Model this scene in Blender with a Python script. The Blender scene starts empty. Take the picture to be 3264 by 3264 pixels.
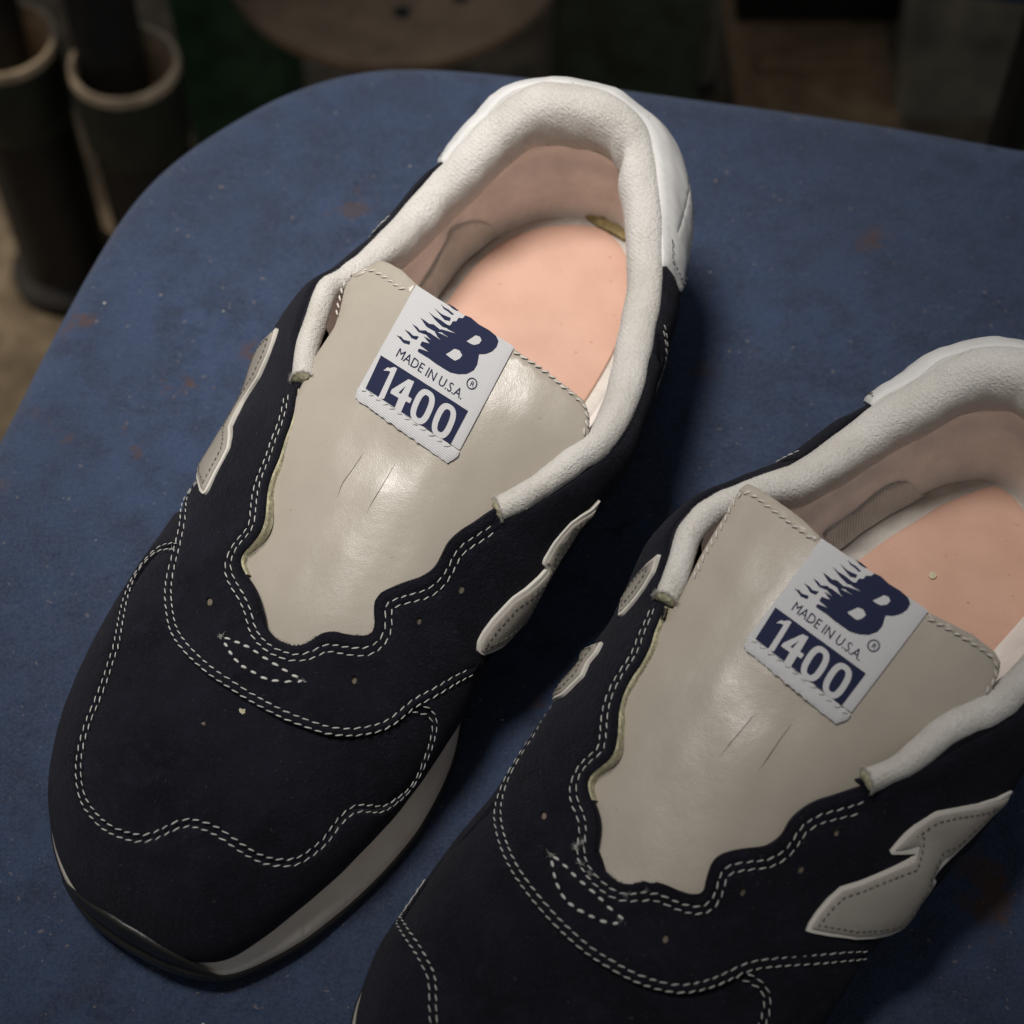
import bpy, bmesh, math, random
import numpy as np
from mathutils import Vector
from mathutils.bvhtree import BVHTree
from mathutils.geometry import delaunay_2d_cdt
random.seed(7); rng = np.random.default_rng(7)
SC = bpy.context.scene
COL = SC.collection

# ------------------------------------------------------------------ camera
W = 3264.0                               # photograph width: traced points are in its pixels
FOV = math.radians(30); PITCH = math.radians(57); DIST = 0.665
FPX = W / 2 / math.tan(FOV / 2)
FW = np.array([0, math.cos(PITCH), -math.sin(PITCH)]); UP = np.array([0, math.sin(PITCH), math.cos(PITCH)]); RT = np.array([1.0, 0, 0])
CAM = -FW * DIST
cd = bpy.data.cameras.new('camera'); cam = bpy.data.objects.new('camera', cd); COL.objects.link(cam)
cd.sensor_width = 36; cd.lens = 18 / math.tan(FOV / 2); cd.clip_start = 0.01; cd.clip_end = 50
cam.location = CAM; cam.rotation_euler = (math.pi / 2 - PITCH, 0, 0)
cd.dof.use_dof = True; cd.dof.focus_distance = 0.585; cd.dof.aperture_fstop = 11
SC.camera = cam
SC.render.resolution_x = SC.render.resolution_y = 1024

# ------------------------------------------------------------------ light
wd = bpy.data.worlds.new('World'); SC.world = wd; wd.use_nodes = True
wd.node_tree.nodes['Background'].inputs[0].default_value = (0.95, 0.97, 1.0, 1)
wd.node_tree.nodes['Background'].inputs[1].default_value = 0.12
def spot(name, loc, aim, power, size, blend, radius, col):
    l = bpy.data.lights.new(name, 'SPOT'); l.energy = power; l.spot_size = math.radians(size); l.spot_blend = blend
    l.shadow_soft_size = radius; l.color = col
    o = bpy.data.objects.new(name, l); COL.objects.link(o); o.location = loc
    o.rotation_euler = (Vector(aim) - Vector(loc)).to_track_quat('-Z', 'Y').to_euler()
    return o
spot('work_lamp', (-0.30, 0.02, 1.33), (-0.085, 0.115, 0.03), 110, 32, 1.0, 0.21, (1.0, 0.955, 0.90))
spot('floor_daylight_fill', (-1.1, 0.9, 0.5), (-0.44, 0.60, -0.72), 70, 24, 1.0, 0.1, (1.0, 0.86, 0.68))  # added unseen spot in place of daylight on the floor at left
SC.view_settings.view_transform = 'Standard'; SC.view_settings.look = 'None'
SC.view_settings.exposure = 0.0; SC.view_settings.gamma = 1.0

# ------------------------------------------------------------------ helpers
def ray(x, y):
    d = FW + RT * (x - W / 2) / FPX + UP * (W / 2 - y) / FPX
    return d / np.linalg.norm(d)
def unp(x, y, z):
    d = ray(x, y); return CAM + d * (z - CAM[2]) / d[2]
def proj(P):
    v = np.asarray(P) - CAM; dz = v @ FW
    return np.stack([W / 2 + FPX * (v @ RT) / dz, W / 2 - FPX * (v @ UP) / dz], -1)
def zoomed(ox, oy, k):
    return lambda pts: [(ox + x / k, oy + y / k) for x, y in pts]
def smooth(pts, step=None, n=None, closed=False):
    """Catmull-Rom through pts, resampled evenly by arc length."""
    P = np.asarray(pts, float)
    if len(P) < 3: Q = P
    else:
        if closed: A = np.vstack([P[-1], P, P[0], P[1]])
        else: A = np.vstack([2 * P[0] - P[1], P, 2 * P[-1] - P[-2]])
        out = []
        t = np.linspace(0, 1, 12, endpoint=False)[:, None]
        for i in range(len(A) - 3):
            a, b, c, d = A[i:i + 4]
            out.append(0.5 * (2 * b + (c - a) * t + (2 * a - 5 * b + 4 * c - d) * t ** 2 + (3 * b - a - 3 * c + d) * t ** 3))
        Q = np.vstack(out + ([] if closed else [P[-1:]]))
        if closed: Q = np.vstack([Q, Q[:1]])
    return resample(Q, step, n, closed)
def resample(Q, step=None, n=None, closed=False):
    Q = np.asarray(Q, float)
    seg = np.linalg.norm(np.diff(Q, axis=0), axis=1); L = np.concatenate([[0], np.cumsum(seg)])
    if n is None: n = max(3, int(round(L[-1] / step)) + 1)
    s = np.linspace(0, L[-1], n)
    R = np.stack([np.interp(s, L, Q[:, k]) for k in range(Q.shape[1])], -1)
    return R[:-1] if closed else R
def lerp_tab(tab, x):
    """smooth interpolation of a table [(x, v...)] at x array"""
    T = np.asarray(tab, float); X = T[:, 0]; x = np.clip(np.asarray(x, float), X[0], X[-1]); out = []
    for k in range(1, T.shape[1]):
        Y = T[:, k]; d = np.diff(Y) / np.diff(X); m = np.zeros(len(X))
        m[0], m[-1] = d[0], d[-1]
        h = np.diff(X)
        m[1:-1] = (d[:-1] * h[1:] + d[1:] * h[:-1]) / (h[1:] + h[:-1])
        i = np.clip(np.searchsorted(X, x, 'right') - 1, 0, len(X) - 2)
        hh = h[i]; t = (x - X[i]) / hh
        out.append((2*t**3-3*t**2+1)*Y[i] + (t**3-2*t**2+t)*hh*m[i] + (-2*t**3+3*t**2)*Y[i+1] + (t**3-t**2)*hh*m[i+1])
    return np.stack(out, -1)
def inside(poly, P):
    poly = np.asarray(poly); x, y = P[:, 0], P[:, 1]; c = np.zeros(len(P), bool)
    x1, y1 = poly[:, 0], poly[:, 1]; x2, y2 = np.roll(x1, -1), np.roll(y1, -1)
    for a, b, e, f in zip(x1, y1, x2, y2):
        if b == f: continue
        m = ((b > y) != (f > y)) & (x < (e - a) * (y - b) / (f - b) + a); c ^= m
    return c
def dist_poly(L, P, closed=False):
    """distance of points P to polyline L"""
    L = np.asarray(L)[:, :P.shape[1]]
    A = L if closed else L[:-1]; B = np.roll(L, -1, 0) if closed else L[1:]
    D = np.full(len(P), 1e9)
    for a, b in zip(A, B):
        ab = b - a; t = np.clip(((P - a) @ ab) / max(ab @ ab, 1e-18), 0, 1)
        D = np.minimum(D, np.linalg.norm(P - a - t[:, None] * ab, axis=1))
    return D
def noise1(n, seed, f):
    r = np.random.default_rng(seed); k = max(4, int(n * f)); return np.interp(np.linspace(0, k - 1, n), np.arange(k), r.normal(size=k))
def wob(P, f, seed=0):
    """cheap smooth 3D noise of points"""
    r = np.random.default_rng(seed); o = np.zeros(len(P))
    for k in range(6):
        d = r.normal(size=3); d /= np.linalg.norm(d); o += np.sin(P @ d * f * (0.7 + 0.25 * k) + r.uniform(0, 6.28))
    return o / 3

def mesh_obj(name, V, F, mat, parent=None, smooth_shade=True, flat_from=None):
    me = bpy.data.meshes.new(name); me.from_pydata([tuple(map(float, v)) for v in V], [], [tuple(map(int, f)) for f in F]); me.update()
    if smooth_shade:
        me.polygons.foreach_set('use_smooth', [True] * len(me.polygons))
    me.materials.append(mat)
    o = bpy.data.objects.new(name, me); COL.objects.link(o)
    if parent: o.parent = parent
    return o
def empty(name, loc, label, cat, group=None):
    o = bpy.data.objects.new(name, None); COL.objects.link(o); o.location = loc; o.empty_display_size = 0.02
    o['label'] = label; o['category'] = cat
    if group: o['group'] = group
    return o
def tag(o, label=None, cat=None, group=None, kind=None):
    for k, v in (('label', label), ('category', cat), ('group', group), ('kind', kind)):
        if v: o[k] = v
    return o
def grid_faces(n, m, wrap_n=False, wrap_m=False, base=0, flip=False):
    F = []
    for i in range(n if wrap_n else n - 1):
        for j in range(m if wrap_m else m - 1):
            a = base + i * m + j; b = base + ((i + 1) % n) * m + j; c = base + ((i + 1) % n) * m + (j + 1) % m; d = base + i * m + (j + 1) % m
            F.append((a, d, c, b) if flip else (a, b, c, d))
    return F
def box_mesh(sx, sy, sz, bevel=0.0, seg=2):
    bm = bmesh.new(); bmesh.ops.create_cube(bm, size=1)
    for v in bm.verts: v.co = (v.co.x * sx, v.co.y * sy, v.co.z * sz)
    if bevel: bmesh.ops.bevel(bm, geom=bm.edges[:], offset=bevel, segments=seg, affect='EDGES', profile=0.7)
    return bm
def bm_obj(name, bm, mat, parent=None, loc=(0, 0, 0), rot=(0, 0, 0), sm=True):
    me = bpy.data.meshes.new(name); bm.to_mesh(me); bm.free(); me.materials.append(mat)
    if sm:
        me.polygons.foreach_set('use_smooth', [True] * len(me.polygons))
        try: me.set_sharp_from_angle(angle=math.radians(40))
        except Exception: pass
    o = bpy.data.objects.new(name, me); COL.objects.link(o); o.location = loc; o.rotation_euler = rot
    if parent: o.parent = parent
    return o
def lathe(profile, n=48):
    bm = bmesh.new(); rings = []
    for r, z in profile:
        rings.append([bm.verts.new((r * math.cos(2 * math.pi * k / n), r * math.sin(2 * math.pi * k / n), z)) for k in range(n)] if r > 1e-6 else [bm.verts.new((0, 0, z))])
    for a, b in zip(rings, rings[1:]):
        for k in range(n):
            q = [a[k % len(a)], a[(k + 1) % n % len(a)], b[(k + 1) % n % len(b)], b[k % len(b)]]
            q = list(dict.fromkeys(q))
            if len(q) > 2: bm.faces.new(q)
    bmesh.ops.recalc_face_normals(bm, faces=bm.faces[:])
    return bm

# ------------------------------------------------------------------ materials
class NT:
    def __init__(s, name):
        s.m = bpy.data.materials.new(name); s.m.use_nodes = True; s.t = s.m.node_tree; s.b = s.t.nodes['Principled BSDF']
        s.tc = s.n('ShaderNodeTexCoord')
    def n(s, typ, **kw):
        x = s.t.nodes.new(typ)
        for k, v in kw.items(): setattr(x, k, v)
        return x
    def l(s, a, b): s.t.links.new(a, b)
    def noise(s, scale, detail=4, rough=.6, vec=None, dim='3D'):
        x = s.n('ShaderNodeTexNoise'); x.inputs['Scale'].default_value = scale; x.inputs['Detail'].default_value = detail; x.inputs['Roughness'].default_value = rough
        s.l(vec or s.tc.outputs['Object'], x.inputs['Vector']); return x.outputs['Fac']
    def ramp(s, fac, stops):
        x = s.n('ShaderNodeValToRGB'); e = x.color_ramp.elements
        while len(e) > 1: e.remove(e[-1])
        e[0].position = stops[0][0]; e[0].color = stops[0][1] if len(stops[0][1]) == 4 else (*stops[0][1], 1)
        for p, c in stops[1:]:
            k = e.new(p); k.color = c if len(c) == 4 else (*c, 1)
        s.l(fac, x.inputs[0]); return x.outputs[0]
    def mix(s, fac, a, b, mode='MIX'):
        x = s.n('ShaderNodeMix', data_type='RGBA', blend_type=mode)
        for sock, v in ((x.inputs[0], fac), (x.inputs[6], a), (x.inputs[7], b)):
            if hasattr(v, 'links'): s.l(v, sock)
            else: sock.default_value = v if not isinstance(v, tuple) else (*v, 1)
        return x.outputs[2]
    def math(s, op, a, b=0.0):
        x = s.n('ShaderNodeMath', operation=op)
        for sock, v in ((x.inputs[0], a), (x.inputs[1], b)):
            if hasattr(v, 'links'): s.l(v, sock)
            else: sock.default_value = v
        return x.outputs[0]
    def bump(s, h, dist, strength=1.0, prev=None):
        x = s.n('ShaderNodeBump'); x.inputs['Distance'].default_value = dist; x.inputs['Strength'].default_value = strength
        s.l(h, x.inputs['Height'])
        if prev: s.l(prev, x.inputs['Normal'])
        return x.outputs[0]
    def done(s, color, rough, bump=None, sheen=0, sheen_tint=(1, 1, 1), spec=.5, metal=0, sheen_rough=.5, sss=0):
        b = s.b
        for key, v in (('Base Color', color), ('Roughness', rough)):
            if hasattr(v, 'links'): s.l(v, b.inputs[key])
            else: b.inputs[key].default_value = (*v, 1) if isinstance(v, tuple) else v
        b.inputs['Sheen Weight'].default_value = sheen; b.inputs['Sheen Tint'].default_value = (*sheen_tint, 1); b.inputs['Sheen Roughness'].default_value = sheen_rough
        b.inputs['Specular IOR Level'].default_value = spec; b.inputs['Metallic'].default_value = metal
        if sss:
            b.inputs['Subsurface Weight'].default_value = sss; b.inputs['Subsurface Radius'].default_value = (.004, .0025, .0015)
        if bump: s.l(bump, b.inputs['Normal'])
        return s.m

def suede(name, base=(0.0062, 0.0063, 0.0102)):
    m = NT(name)
    big = m.noise(45, 4, .65); mid = m.noise(260, 3, .6); fine = m.noise(1100, 3, .75)
    c = m.ramp(big, [(.3, tuple(x * .6 for x in base)), (.72, tuple(x * 1.8 for x in base))])
    c = m.mix(m.ramp(m.noise(130, 4, .7), [(.52, (0, 0, 0)), (.72, (1, 1, 1))]), c, tuple(x * y for x, y in zip(base, (1.9, 1.9, 2.2))))
    c = m.mix(m.math('MULTIPLY', mid, .5), c, tuple(x * 1.9 for x in base))
    sp = m.ramp(fine, [(.56, (0, 0, 0)), (.74, (1, 1, 1))])
    c = m.mix(m.math('MULTIPLY', sp, .55), c, (0.028, 0.028, 0.038))
    dust = m.ramp(m.noise(900, 1, .5), [(.74, (0, 0, 0)), (.77, (1, 1, 1))])
    c = m.mix(m.math('MULTIPLY', dust, .35), c, (0.09, 0.09, 0.09))
    b = m.bump(fine, .0012, .9); b = m.bump(mid, .0008, .15, b)
    return m.done(c, .95, b, sheen=.05, sheen_tint=(.8, .85, 1), spec=.12, sheen_rough=.4)
M = {}
M['suede'] = suede('navy_suede')
M['nap'] = None
def cloth_knit():
    m = NT('knit_lining')
    w = m.n('ShaderNodeTexWave', wave_type='BANDS', bands_direction='DIAGONAL'); w.inputs['Scale'].default_value = 260; w.inputs['Distortion'].default_value = 2.5; w.inputs['Detail'].default_value = 2
    m.l(m.tc.outputs['Object'], w.inputs['Vector'])
    v = m.n('ShaderNodeTexVoronoi'); v.inputs['Scale'].default_value = 2600; m.l(m.tc.outputs['Object'], v.inputs['Vector'])
    big = m.noise(35, 4, .6); fine = m.noise(1800, 2, .6)
    c = m.ramp(big, [(.3, (.60, .57, .52)), (.6, (.75, .73, .70))])
    c = m.mix(m.math('MULTIPLY', v.outputs['Distance'], .28), c, (.42, .38, .33))
    pil = m.ramp(m.noise(420, 2, .5), [(.70, (0, 0, 0)), (.76, (1, 1, 1))])
    c = m.mix(m.math('MULTIPLY', pil, .25), c, (.35, .30, .24))
    b = m.bump(v.outputs['Distance'], .0004, .5); b = m.bump(w.outputs['Fac'], .0004, .16, b); b = m.bump(m.noise(850, 3, .75), .0009, .8, b)
    return m.done(c, .95, b, sheen=.25, spec=.15)
M['knit'] = cloth_knit()
def leather(name, base, rough=.42, crease=.5, dirt=(.30, .26, .2)):
    m = NT(name)
    v = m.n('ShaderNodeTexVoronoi', feature='DISTANCE_TO_EDGE'); v.inputs['Scale'].default_value = 1300; m.l(m.tc.outputs['Object'], v.inputs['Vector'])
    big = m.noise(30, 4, .6); fine = m.noise(700, 3, .6)
    c = m.ramp(big, [(.3, tuple(x * .93 for x in base)), (.7, tuple(min(1, x * 1.05) for x in base))])
    spk = m.ramp(m.noise(520, 1, .5), [(.765, (0, 0, 0)), (.785, (1, 1, 1))])
    c = m.mix(m.math('MULTIPLY', spk, .6), c, dirt)
    r = m.ramp(fine, [(.3, (rough - .02,) * 3), (.7, (rough + .05,) * 3)])
    b = m.bump(v.outputs['Distance'], .00012, crease); b = m.bump(fine, .00015, .2, b); b = m.bump(m.noise(60, 3, .5), .0010, .3, b)
    return m.done(c, r, b, spec=.45)
M['tongue'] = leather('cream_leather', (.40, .36, .305), .30, .25)
M['tab'] = leather('white_leather', (.68, .675, .665), .5, .6)
M['logo'] = leather('logo_leather', (.31, .285, .25), .5, .8)
M['felt'] = leather('logo_edge', (.60, .57, .52), .85, .4)
def plain(name, col, rough=.8, scale=200, var=.25, bump=.0004, **kw):
    m = NT(name); n = m.noise(scale, 4, .6)
    c = m.ramp(n, [(.3, tuple(x * (1 - var) for x in col)), (.7, tuple(min(1, x * (1 + var)) for x in col))])
    return m.done(c, rough, m.bump(m.noise(scale * 3, 3, .6), bump, .5), **kw)
M['nap'] = plain('suede_fibre', (.040, .040, .054), .9, 300, .6, .0001, spec=.2)
M['terry'] = plain('terry_fibre', (.72, .695, .655), .95, 300, .15, .0001, spec=.15)
M['thread'] = plain('white_thread', (.58, .57, .54), .7, 2500, .25)
M['thread_dark'] = plain('dark_thread', (.10, .09, .075), .8, 2500, .3)
M['thread_cream'] = plain('cream_thread', (.66, .62, .56), .7, 2500, .2)
M['foam'] = plain('yellow_foam', (.46, .43, .29), .95, 900, .35, .0006)
M['backing'] = plain('tan_backing', (.15, .125, .09), .9, 900, .5)
M['innerwall'] = plain('inner_lining', (.86, .82, .78), .85, 90, .10, .0003)
M['rim'] = plain('strobel_rim', (.55, .52, .48), .85, 160, .15)
M['chip'] = plain('cream_chip', (.60, .55, .40), .8, 600, .2)
M['scrap'] = plain('aged_foam', (.30, .24, .11), .9, 300, .4)
M['webbing'] = None
def insole_mat():
    m = NT('pink_insole'); n = m.noise(60, 3, .5)
    c = m.ramp(n, [(.35, (.56, .345, .265)), (.65, (.61, .385, .30))])
    spk = m.ramp(m.noise(620, 1, .4), [(.76, (0, 0, 0)), (.785, (1, 1, 1))])
    c = m.mix(m.math('MULTIPLY', spk, .6), c, (.38, .17, .10))
    return m.done(c, .75, m.bump(m.noise(1500, 2, .6), .0003, .35), spec=.3)
M['insole'] = insole_mat()
def web_mat():
    m = NT('grey_webbing'); w = m.n('ShaderNodeTexWave', wave_type='BANDS', bands_direction='X'); w.inputs['Scale'].default_value = 330; w.inputs['Distortion'].default_value = .6
    m.l(m.tc.outputs['Object'], w.inputs['Vector'])
    c = m.ramp(m.noise(120, 3, .6), [(.3, (.62, .62, .585)), (.7, (.76, .755, .71))])
    return m.done(c, .9, m.bump(w.outputs['Fac'], .0006, .6))
M['webbing'] = web_mat()
def woven(name, a, b_):
    m = NT(name)
    w = m.n('ShaderNodeTexWave', wave_type='BANDS', bands_direction='DIAGONAL'); w.inputs['Scale'].default_value = 620; w.inputs['Distortion'].default_value = .8
    m.l(m.tc.outputs['Object'], w.inputs['Vector'])
    c = m.mix(w.outputs['Fac'], a, b_)
    return m.done(c, .75, m.bump(w.outputs['Fac'], .00025, .6), sheen=.1, spec=.3)
M['label'] = woven('label_cloth', (.50, .50, .51), (.63, .63, .645))
M['label_navy'] = woven('label_navy', (.007, .011, .042), (.015, .021, .064))
def midsole_mat():
    m = NT('midsole_foam'); n = m.noise(45, 4, .6)
    w = m.n('ShaderNodeTexWave', wave_type='BANDS', bands_direction='DIAGONAL'); w.inputs['Scale'].default_value = 24; w.inputs['Distortion'].default_value = 9; w.inputs['Detail'].default_value = 3
    m.l(m.tc.outputs['Object'], w.inputs['Vector'])
    cr = m.ramp(w.outputs['Fac'], [(0, (0, 0, 0)), (.05, (1, 1, 1))])
    c = m.ramp(n, [(.35, (.68, .61, .53)), (.7, (.78, .735, .67))])
    c = m.mix(m.ramp(m.noise(28, 3, .6), [(.60, (0, 0, 0)), (.75, (1, 1, 1))]), c, (.55, .42, .22))
    b = m.bump(cr, .0004, .4); b = m.bump(m.noise(300, 3, .6), .0004, .4, b)
    return m.done(c, .55, b)
M['midsole'] = midsole_mat()
M['rubber'] = plain('black_rubber', (.013, .0125, .011), .42, 120, .3, .0005, spec=.5)

# ------------------------------------------------------------------ surfaces that traced outlines are laid on
class Grid:
    """a regular grid of 3D points, addressed by fractional (i, j); raycast from the camera, nearest and mapping"""
    def __init__(s, P, flip=False):
        s.P = np.asarray(P, float); n, m, _ = s.P.shape; s.n, s.m = n, m
        di = np.gradient(s.P, axis=0); dj = np.gradient(s.P, axis=1); N = np.cross(di, dj)
        L = np.linalg.norm(N, axis=2, keepdims=True); N = N / np.maximum(L, 1e-12)
        s.N = -N if flip else N
        T = []
        for i in range(n - 1):
            for j in range(m - 1):
                a = i * m + j; T += [(a, a + m, a + m + 1), (a, a + m + 1, a + 1)]
        s.T = T; V = s.P.reshape(-1, 3); s.V = V
        s.bvh = BVHTree.FromPolygons([Vector(v) for v in V], T)
        s.px = proj(V)
    def bary(s, fi, p):
        a, b, c = (s.V[k] for k in s.T[fi]); v0, v1, v2 = b - a, c - a, p - a
        d00, d01, d11, d20, d21 = v0 @ v0, v0 @ v1, v1 @ v1, v2 @ v0, v2 @ v1; den = d00 * d11 - d01 * d01
        if abs(den) < 1e-22: v = w = 0
        else: v = (d11 * d20 - d01 * d21) / den; w = (d00 * d21 - d01 * d20) / den
        ij = [np.array(divmod(k, s.m), float) for k in s.T[fi]]
        return ij[0] * (1 - v - w) + ij[1] * v + ij[2] * w
    def cast(s, x, y):
        h = s.bvh.ray_cast(Vector(CAM), Vector(ray(x, y)))
        if h[0] is None: return None
        return s.bary(h[2], np.array(h[0])), h[3]
    def nearest_px(s, x, y):
        k = int(np.argmin((s.px[:, 0] - x) ** 2 + (s.px[:, 1] - y) ** 2)); return np.array(divmod(k, s.m), float)
    def near(s, p):
        h = s.bvh.find_nearest(Vector(p)); return s.bary(h[2], np.array(h[0])), h[3]
    def at(s, ij, arr=None):
        ij = np.atleast_2d(ij); i = np.clip(ij[:, 0], 0, s.n - 1.000001); j = np.clip(ij[:, 1], 0, s.m - 1.000001)
        i0 = i.astype(int); j0 = j.astype(int); a = (i - i0)[:, None]; b = (j - j0)[:, None]
        def f(A): return (A[i0, j0] * (1 - a) + A[i0 + 1, j0] * a) * (1 - b) + (A[i0, j0 + 1] * (1 - a) + A[i0 + 1, j0 + 1] * a) * b
        P = f(s.P); N = f(s.N); N /= np.maximum(np.linalg.norm(N, axis=1, keepdims=True), 1e-9)
        return P, N

def inset(poly, d):
    """poly (closed, Nx2) moved inward by d"""
    P = np.asarray(poly); a = np.roll(P, 1, 0); b = np.roll(P, -1, 0); t = b - a
    n = np.stack([-t[:, 1], t[:, 0]], -1); n /= np.maximum(np.linalg.norm(n, axis=1, keepdims=True), 1e-9)
    area = 0.5 * np.sum(P[:, 0] * np.roll(P[:, 1], -1) - np.roll(P[:, 0], -1) * P[:, 1])
    return P + n * d * (1 if area > 0 else -1)

def sheet(name, poly, fmap, off, th, mat, parent, res=2.5, grooves=(), holes=(), edge=.8, drop=.45, relief=None, gd=.55, gw=1.3):
    """A cut piece of material: a polygon (in a domain measured in mm) laid on a surface, with thickness, a rounded rim,
    stitched grooves and punched holes. fmap(points) -> 3D points, normals."""
    poly = np.asarray(poly, float)
    keep = np.linalg.norm(poly - np.roll(poly, 1, 0), axis=1) > .05
    poly = poly[keep]
    pts = [poly]; ring = inset(poly, edge); okr = inside(poly, ring) & (dist_poly(poly, ring, True) > edge * .75); pts.append(ring[okr])
    x0, y0 = poly.min(0); x1, y1 = poly.max(0)
    gx, gy = np.meshgrid(np.arange(x0, x1, res), np.arange(y0, y1, res * .866)); gx[1::2] += res / 2
    G = np.stack([gx.ravel(), gy.ravel()], -1); G = G + rng.uniform(-.1, .1, G.shape) * res
    G = G[inside(poly, G)]; G = G[dist_poly(poly, G, True) > edge + res * .35]
    gl = [np.asarray(g) for g in grooves]
    for g in gl:
        if len(G): G = G[dist_poly(g, G) > gw * 1.25]
        t = np.gradient(g, axis=0); nn = np.stack([-t[:, 1], t[:, 0]], -1); nn /= np.maximum(np.linalg.norm(nn, axis=1, keepdims=True), 1e-9)
        for d in (-gw, -gw * .45, 0, gw * .45, gw):
            q = g + nn * d; q = q[inside(poly, q)]
            if len(q): q = q[dist_poly(poly, q, True) > edge * .9]; pts.append(q)
    pts.append(G)
    n0 = len(poly); P = np.vstack(pts)
    edges = [(k, (k + 1) % n0) for k in range(n0)]
    for h in holes:
        b = len(P); P = np.vstack([P, h]); edges += [(b + k, b + (k + 1) % len(h)) for k in range(len(h))]
    r = delaunay_2d_cdt([Vector(p) for p in P], edges, [], 0, 1e-5)
    V2 = np.array([tuple(v) for v in r[0]]); T = np.array(r[2])
    cen = V2[T].mean(1); ok = inside(poly, cen)
    for h in holes: ok &= ~inside(np.asarray(h), cen)
    T = T[ok]
    a = V2[T[:, 1]] - V2[T[:, 0]]; b = V2[T[:, 2]] - V2[T[:, 0]]; T[(a[:, 0] * b[:, 1] - a[:, 1] * b[:, 0]) < 0] = T[(a[:, 0] * b[:, 1] - a[:, 1] * b[:, 0]) < 0][:, ::-1]
    if not len(T): print('EMPTY SHEET', name, poly.min(0), poly.max(0)); return None
    used = np.unique(T); idx = -np.ones(len(V2), int); idx[used] = np.arange(len(used)); V2 = V2[used]; T = idx[T]
    Q, N = fmap(V2)
    db = dist_poly(poly, V2, True)
    o = np.full(len(V2), off) - drop * np.clip(1 - db / edge, 0, 1) ** 2
    for g in gl:
        dg = dist_poly(g, V2); o -= gd * np.exp(-(dg / (gw * .62)) ** 2)
    if relief is not None: o = o + relief(V2, Q, db)
    top = Q + N * (o / 1000)[:, None]
    # orientation
    fn = np.cross(top[T[:, 1]] - top[T[:, 0]], top[T[:, 2]] - top[T[:, 0]]); 
    if np.sum(np.einsum('ij,ij->i', fn, N[T[:, 0]])) < 0: T = T[:, ::-1]
    ed = {}
    for t in T:
        for k in range(3):
            e = (t[k], t[(k + 1) % 3])
            if (e[1], e[0]) in ed: del ed[(e[1], e[0])]
            else: ed[e] = 1
    V = list(top); F = [tuple(t) for t in T]; m1 = {}; m2 = {}
    for a, b in ed:
        for k in (a, b):
            if k not in m1:
                m1[k] = len(V); V.append(top[k]); m2[k] = len(V); V.append(Q[k] + N[k] * ((o[k] - th) / 1000))
        F.append((a, m2[a], m2[b], b) if False else (m1[b], m1[a], m2[a], m2[b]))
    return mesh_obj(name, V, F, mat, parent)

def stitches(name, P, N, mat, parent, length=2.1, gap=.95, rad=.195, lift=.05, skew=.16, jitter=.12):
    """a row of thread stitches along a 3D line (mm sizes)"""
    P = np.asarray(P); seg = np.linalg.norm(np.diff(P, axis=0), axis=1); L = np.concatenate([[0], np.cumsum(seg)]) * 1000
    V, F = [], []; s = gap * .5; ns = 6
    def at(x):
        return np.array([np.interp(x, L, P[:, k]) for k in range(3)]), np.array([np.interp(x, L, N[:, k]) for k in range(3)])
    while s + length < L[-1]:
        ln = length * (1 + random.uniform(-jitter, jitter)); p0, n0 = at(s); p1, n1 = at(s + ln); pm, nm = at(s + ln / 2)
        t = p1 - p0; d = np.linalg.norm(t)
        if d > 1e-6:
            t /= d; nm /= np.linalg.norm(nm); b = np.cross(nm, t); sk = skew * (1 + random.uniform(-.5, .5))
            base = len(V); rr = rad * random.uniform(.85, 1.12) / 1000
            for q, (x, r, z) in enumerate(((-.5, .35, -.30), (-.36, .85, .05), (0, 1.05, .32), (.36, .85, .05), (.5, .35, -.30))):
                c = pm + t * x * d + b * sk * x * d * .9 + nm * (z * rad + lift) / 1000
                for k in range(ns):
                    a = 2 * math.pi * k / ns; V.append(c + (b * math.cos(a) + nm * math.sin(a) * .8) * rr * r)
            for q in range(4):
                for k in range(ns):
                    F.append((base + q * ns + k, base + q * ns + (k + 1) % ns, base + (q + 1) * ns + (k + 1) % ns, base + (q + 1) * ns + k))
            F.append(tuple(base + k for k in range(ns))[::-1]); F.append(tuple(base + 4 * ns + k for k in range(ns)))
        s += ln + gap * random.uniform(.85, 1.15)
    o = mesh_obj(name, V, F, mat, parent)
    o['kind'] = 'stuff'
    return o

def fuzz(name, P, N, B, mat, parent, count, ln=.9, rad=.035, spread=.5):
    """short loose fibres standing out of a cut edge"""
    V, F = [], []; n = len(P)
    for _ in range(count):
        k = random.randrange(n - 1); a = random.random(); p = P[k] * (1 - a) + P[k + 1] * a; nn = N[k]; b = B[k]; t = P[k + 1] - P[k]; t /= max(np.linalg.norm(t), 1e-9)
        d = b * random.uniform(.3, 1) + nn * random.uniform(-.2, .6) + t * random.uniform(-.9, .9); d /= np.linalg.norm(d)
        L = ln * random.uniform(.4, 1.3) / 1000; p = p + nn * random.uniform(-spread, spread * .2) / 1000 - b * .1 / 1000
        s = np.cross(d, nn); s /= max(np.linalg.norm(s), 1e-9); w = rad / 1000; i = len(V)
        m = p + d * L * .55 + nn * random.uniform(-.15, .15) / 1000
        V += [p - s * w, p + s * w, p + nn * w, m - s * w * .7, m + s * w * .7, m + nn * w * .7, p + d * L]
        for q in range(3): F += [(i + q, i + (q + 1) % 3, i + 3 + (q + 1) % 3, i + 3 + q), (i + 3 + q, i + 3 + (q + 1) % 3, i + 6)]
    o = mesh_obj(name, V, F, mat, parent); o['kind'] = 'stuff'; return o

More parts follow.
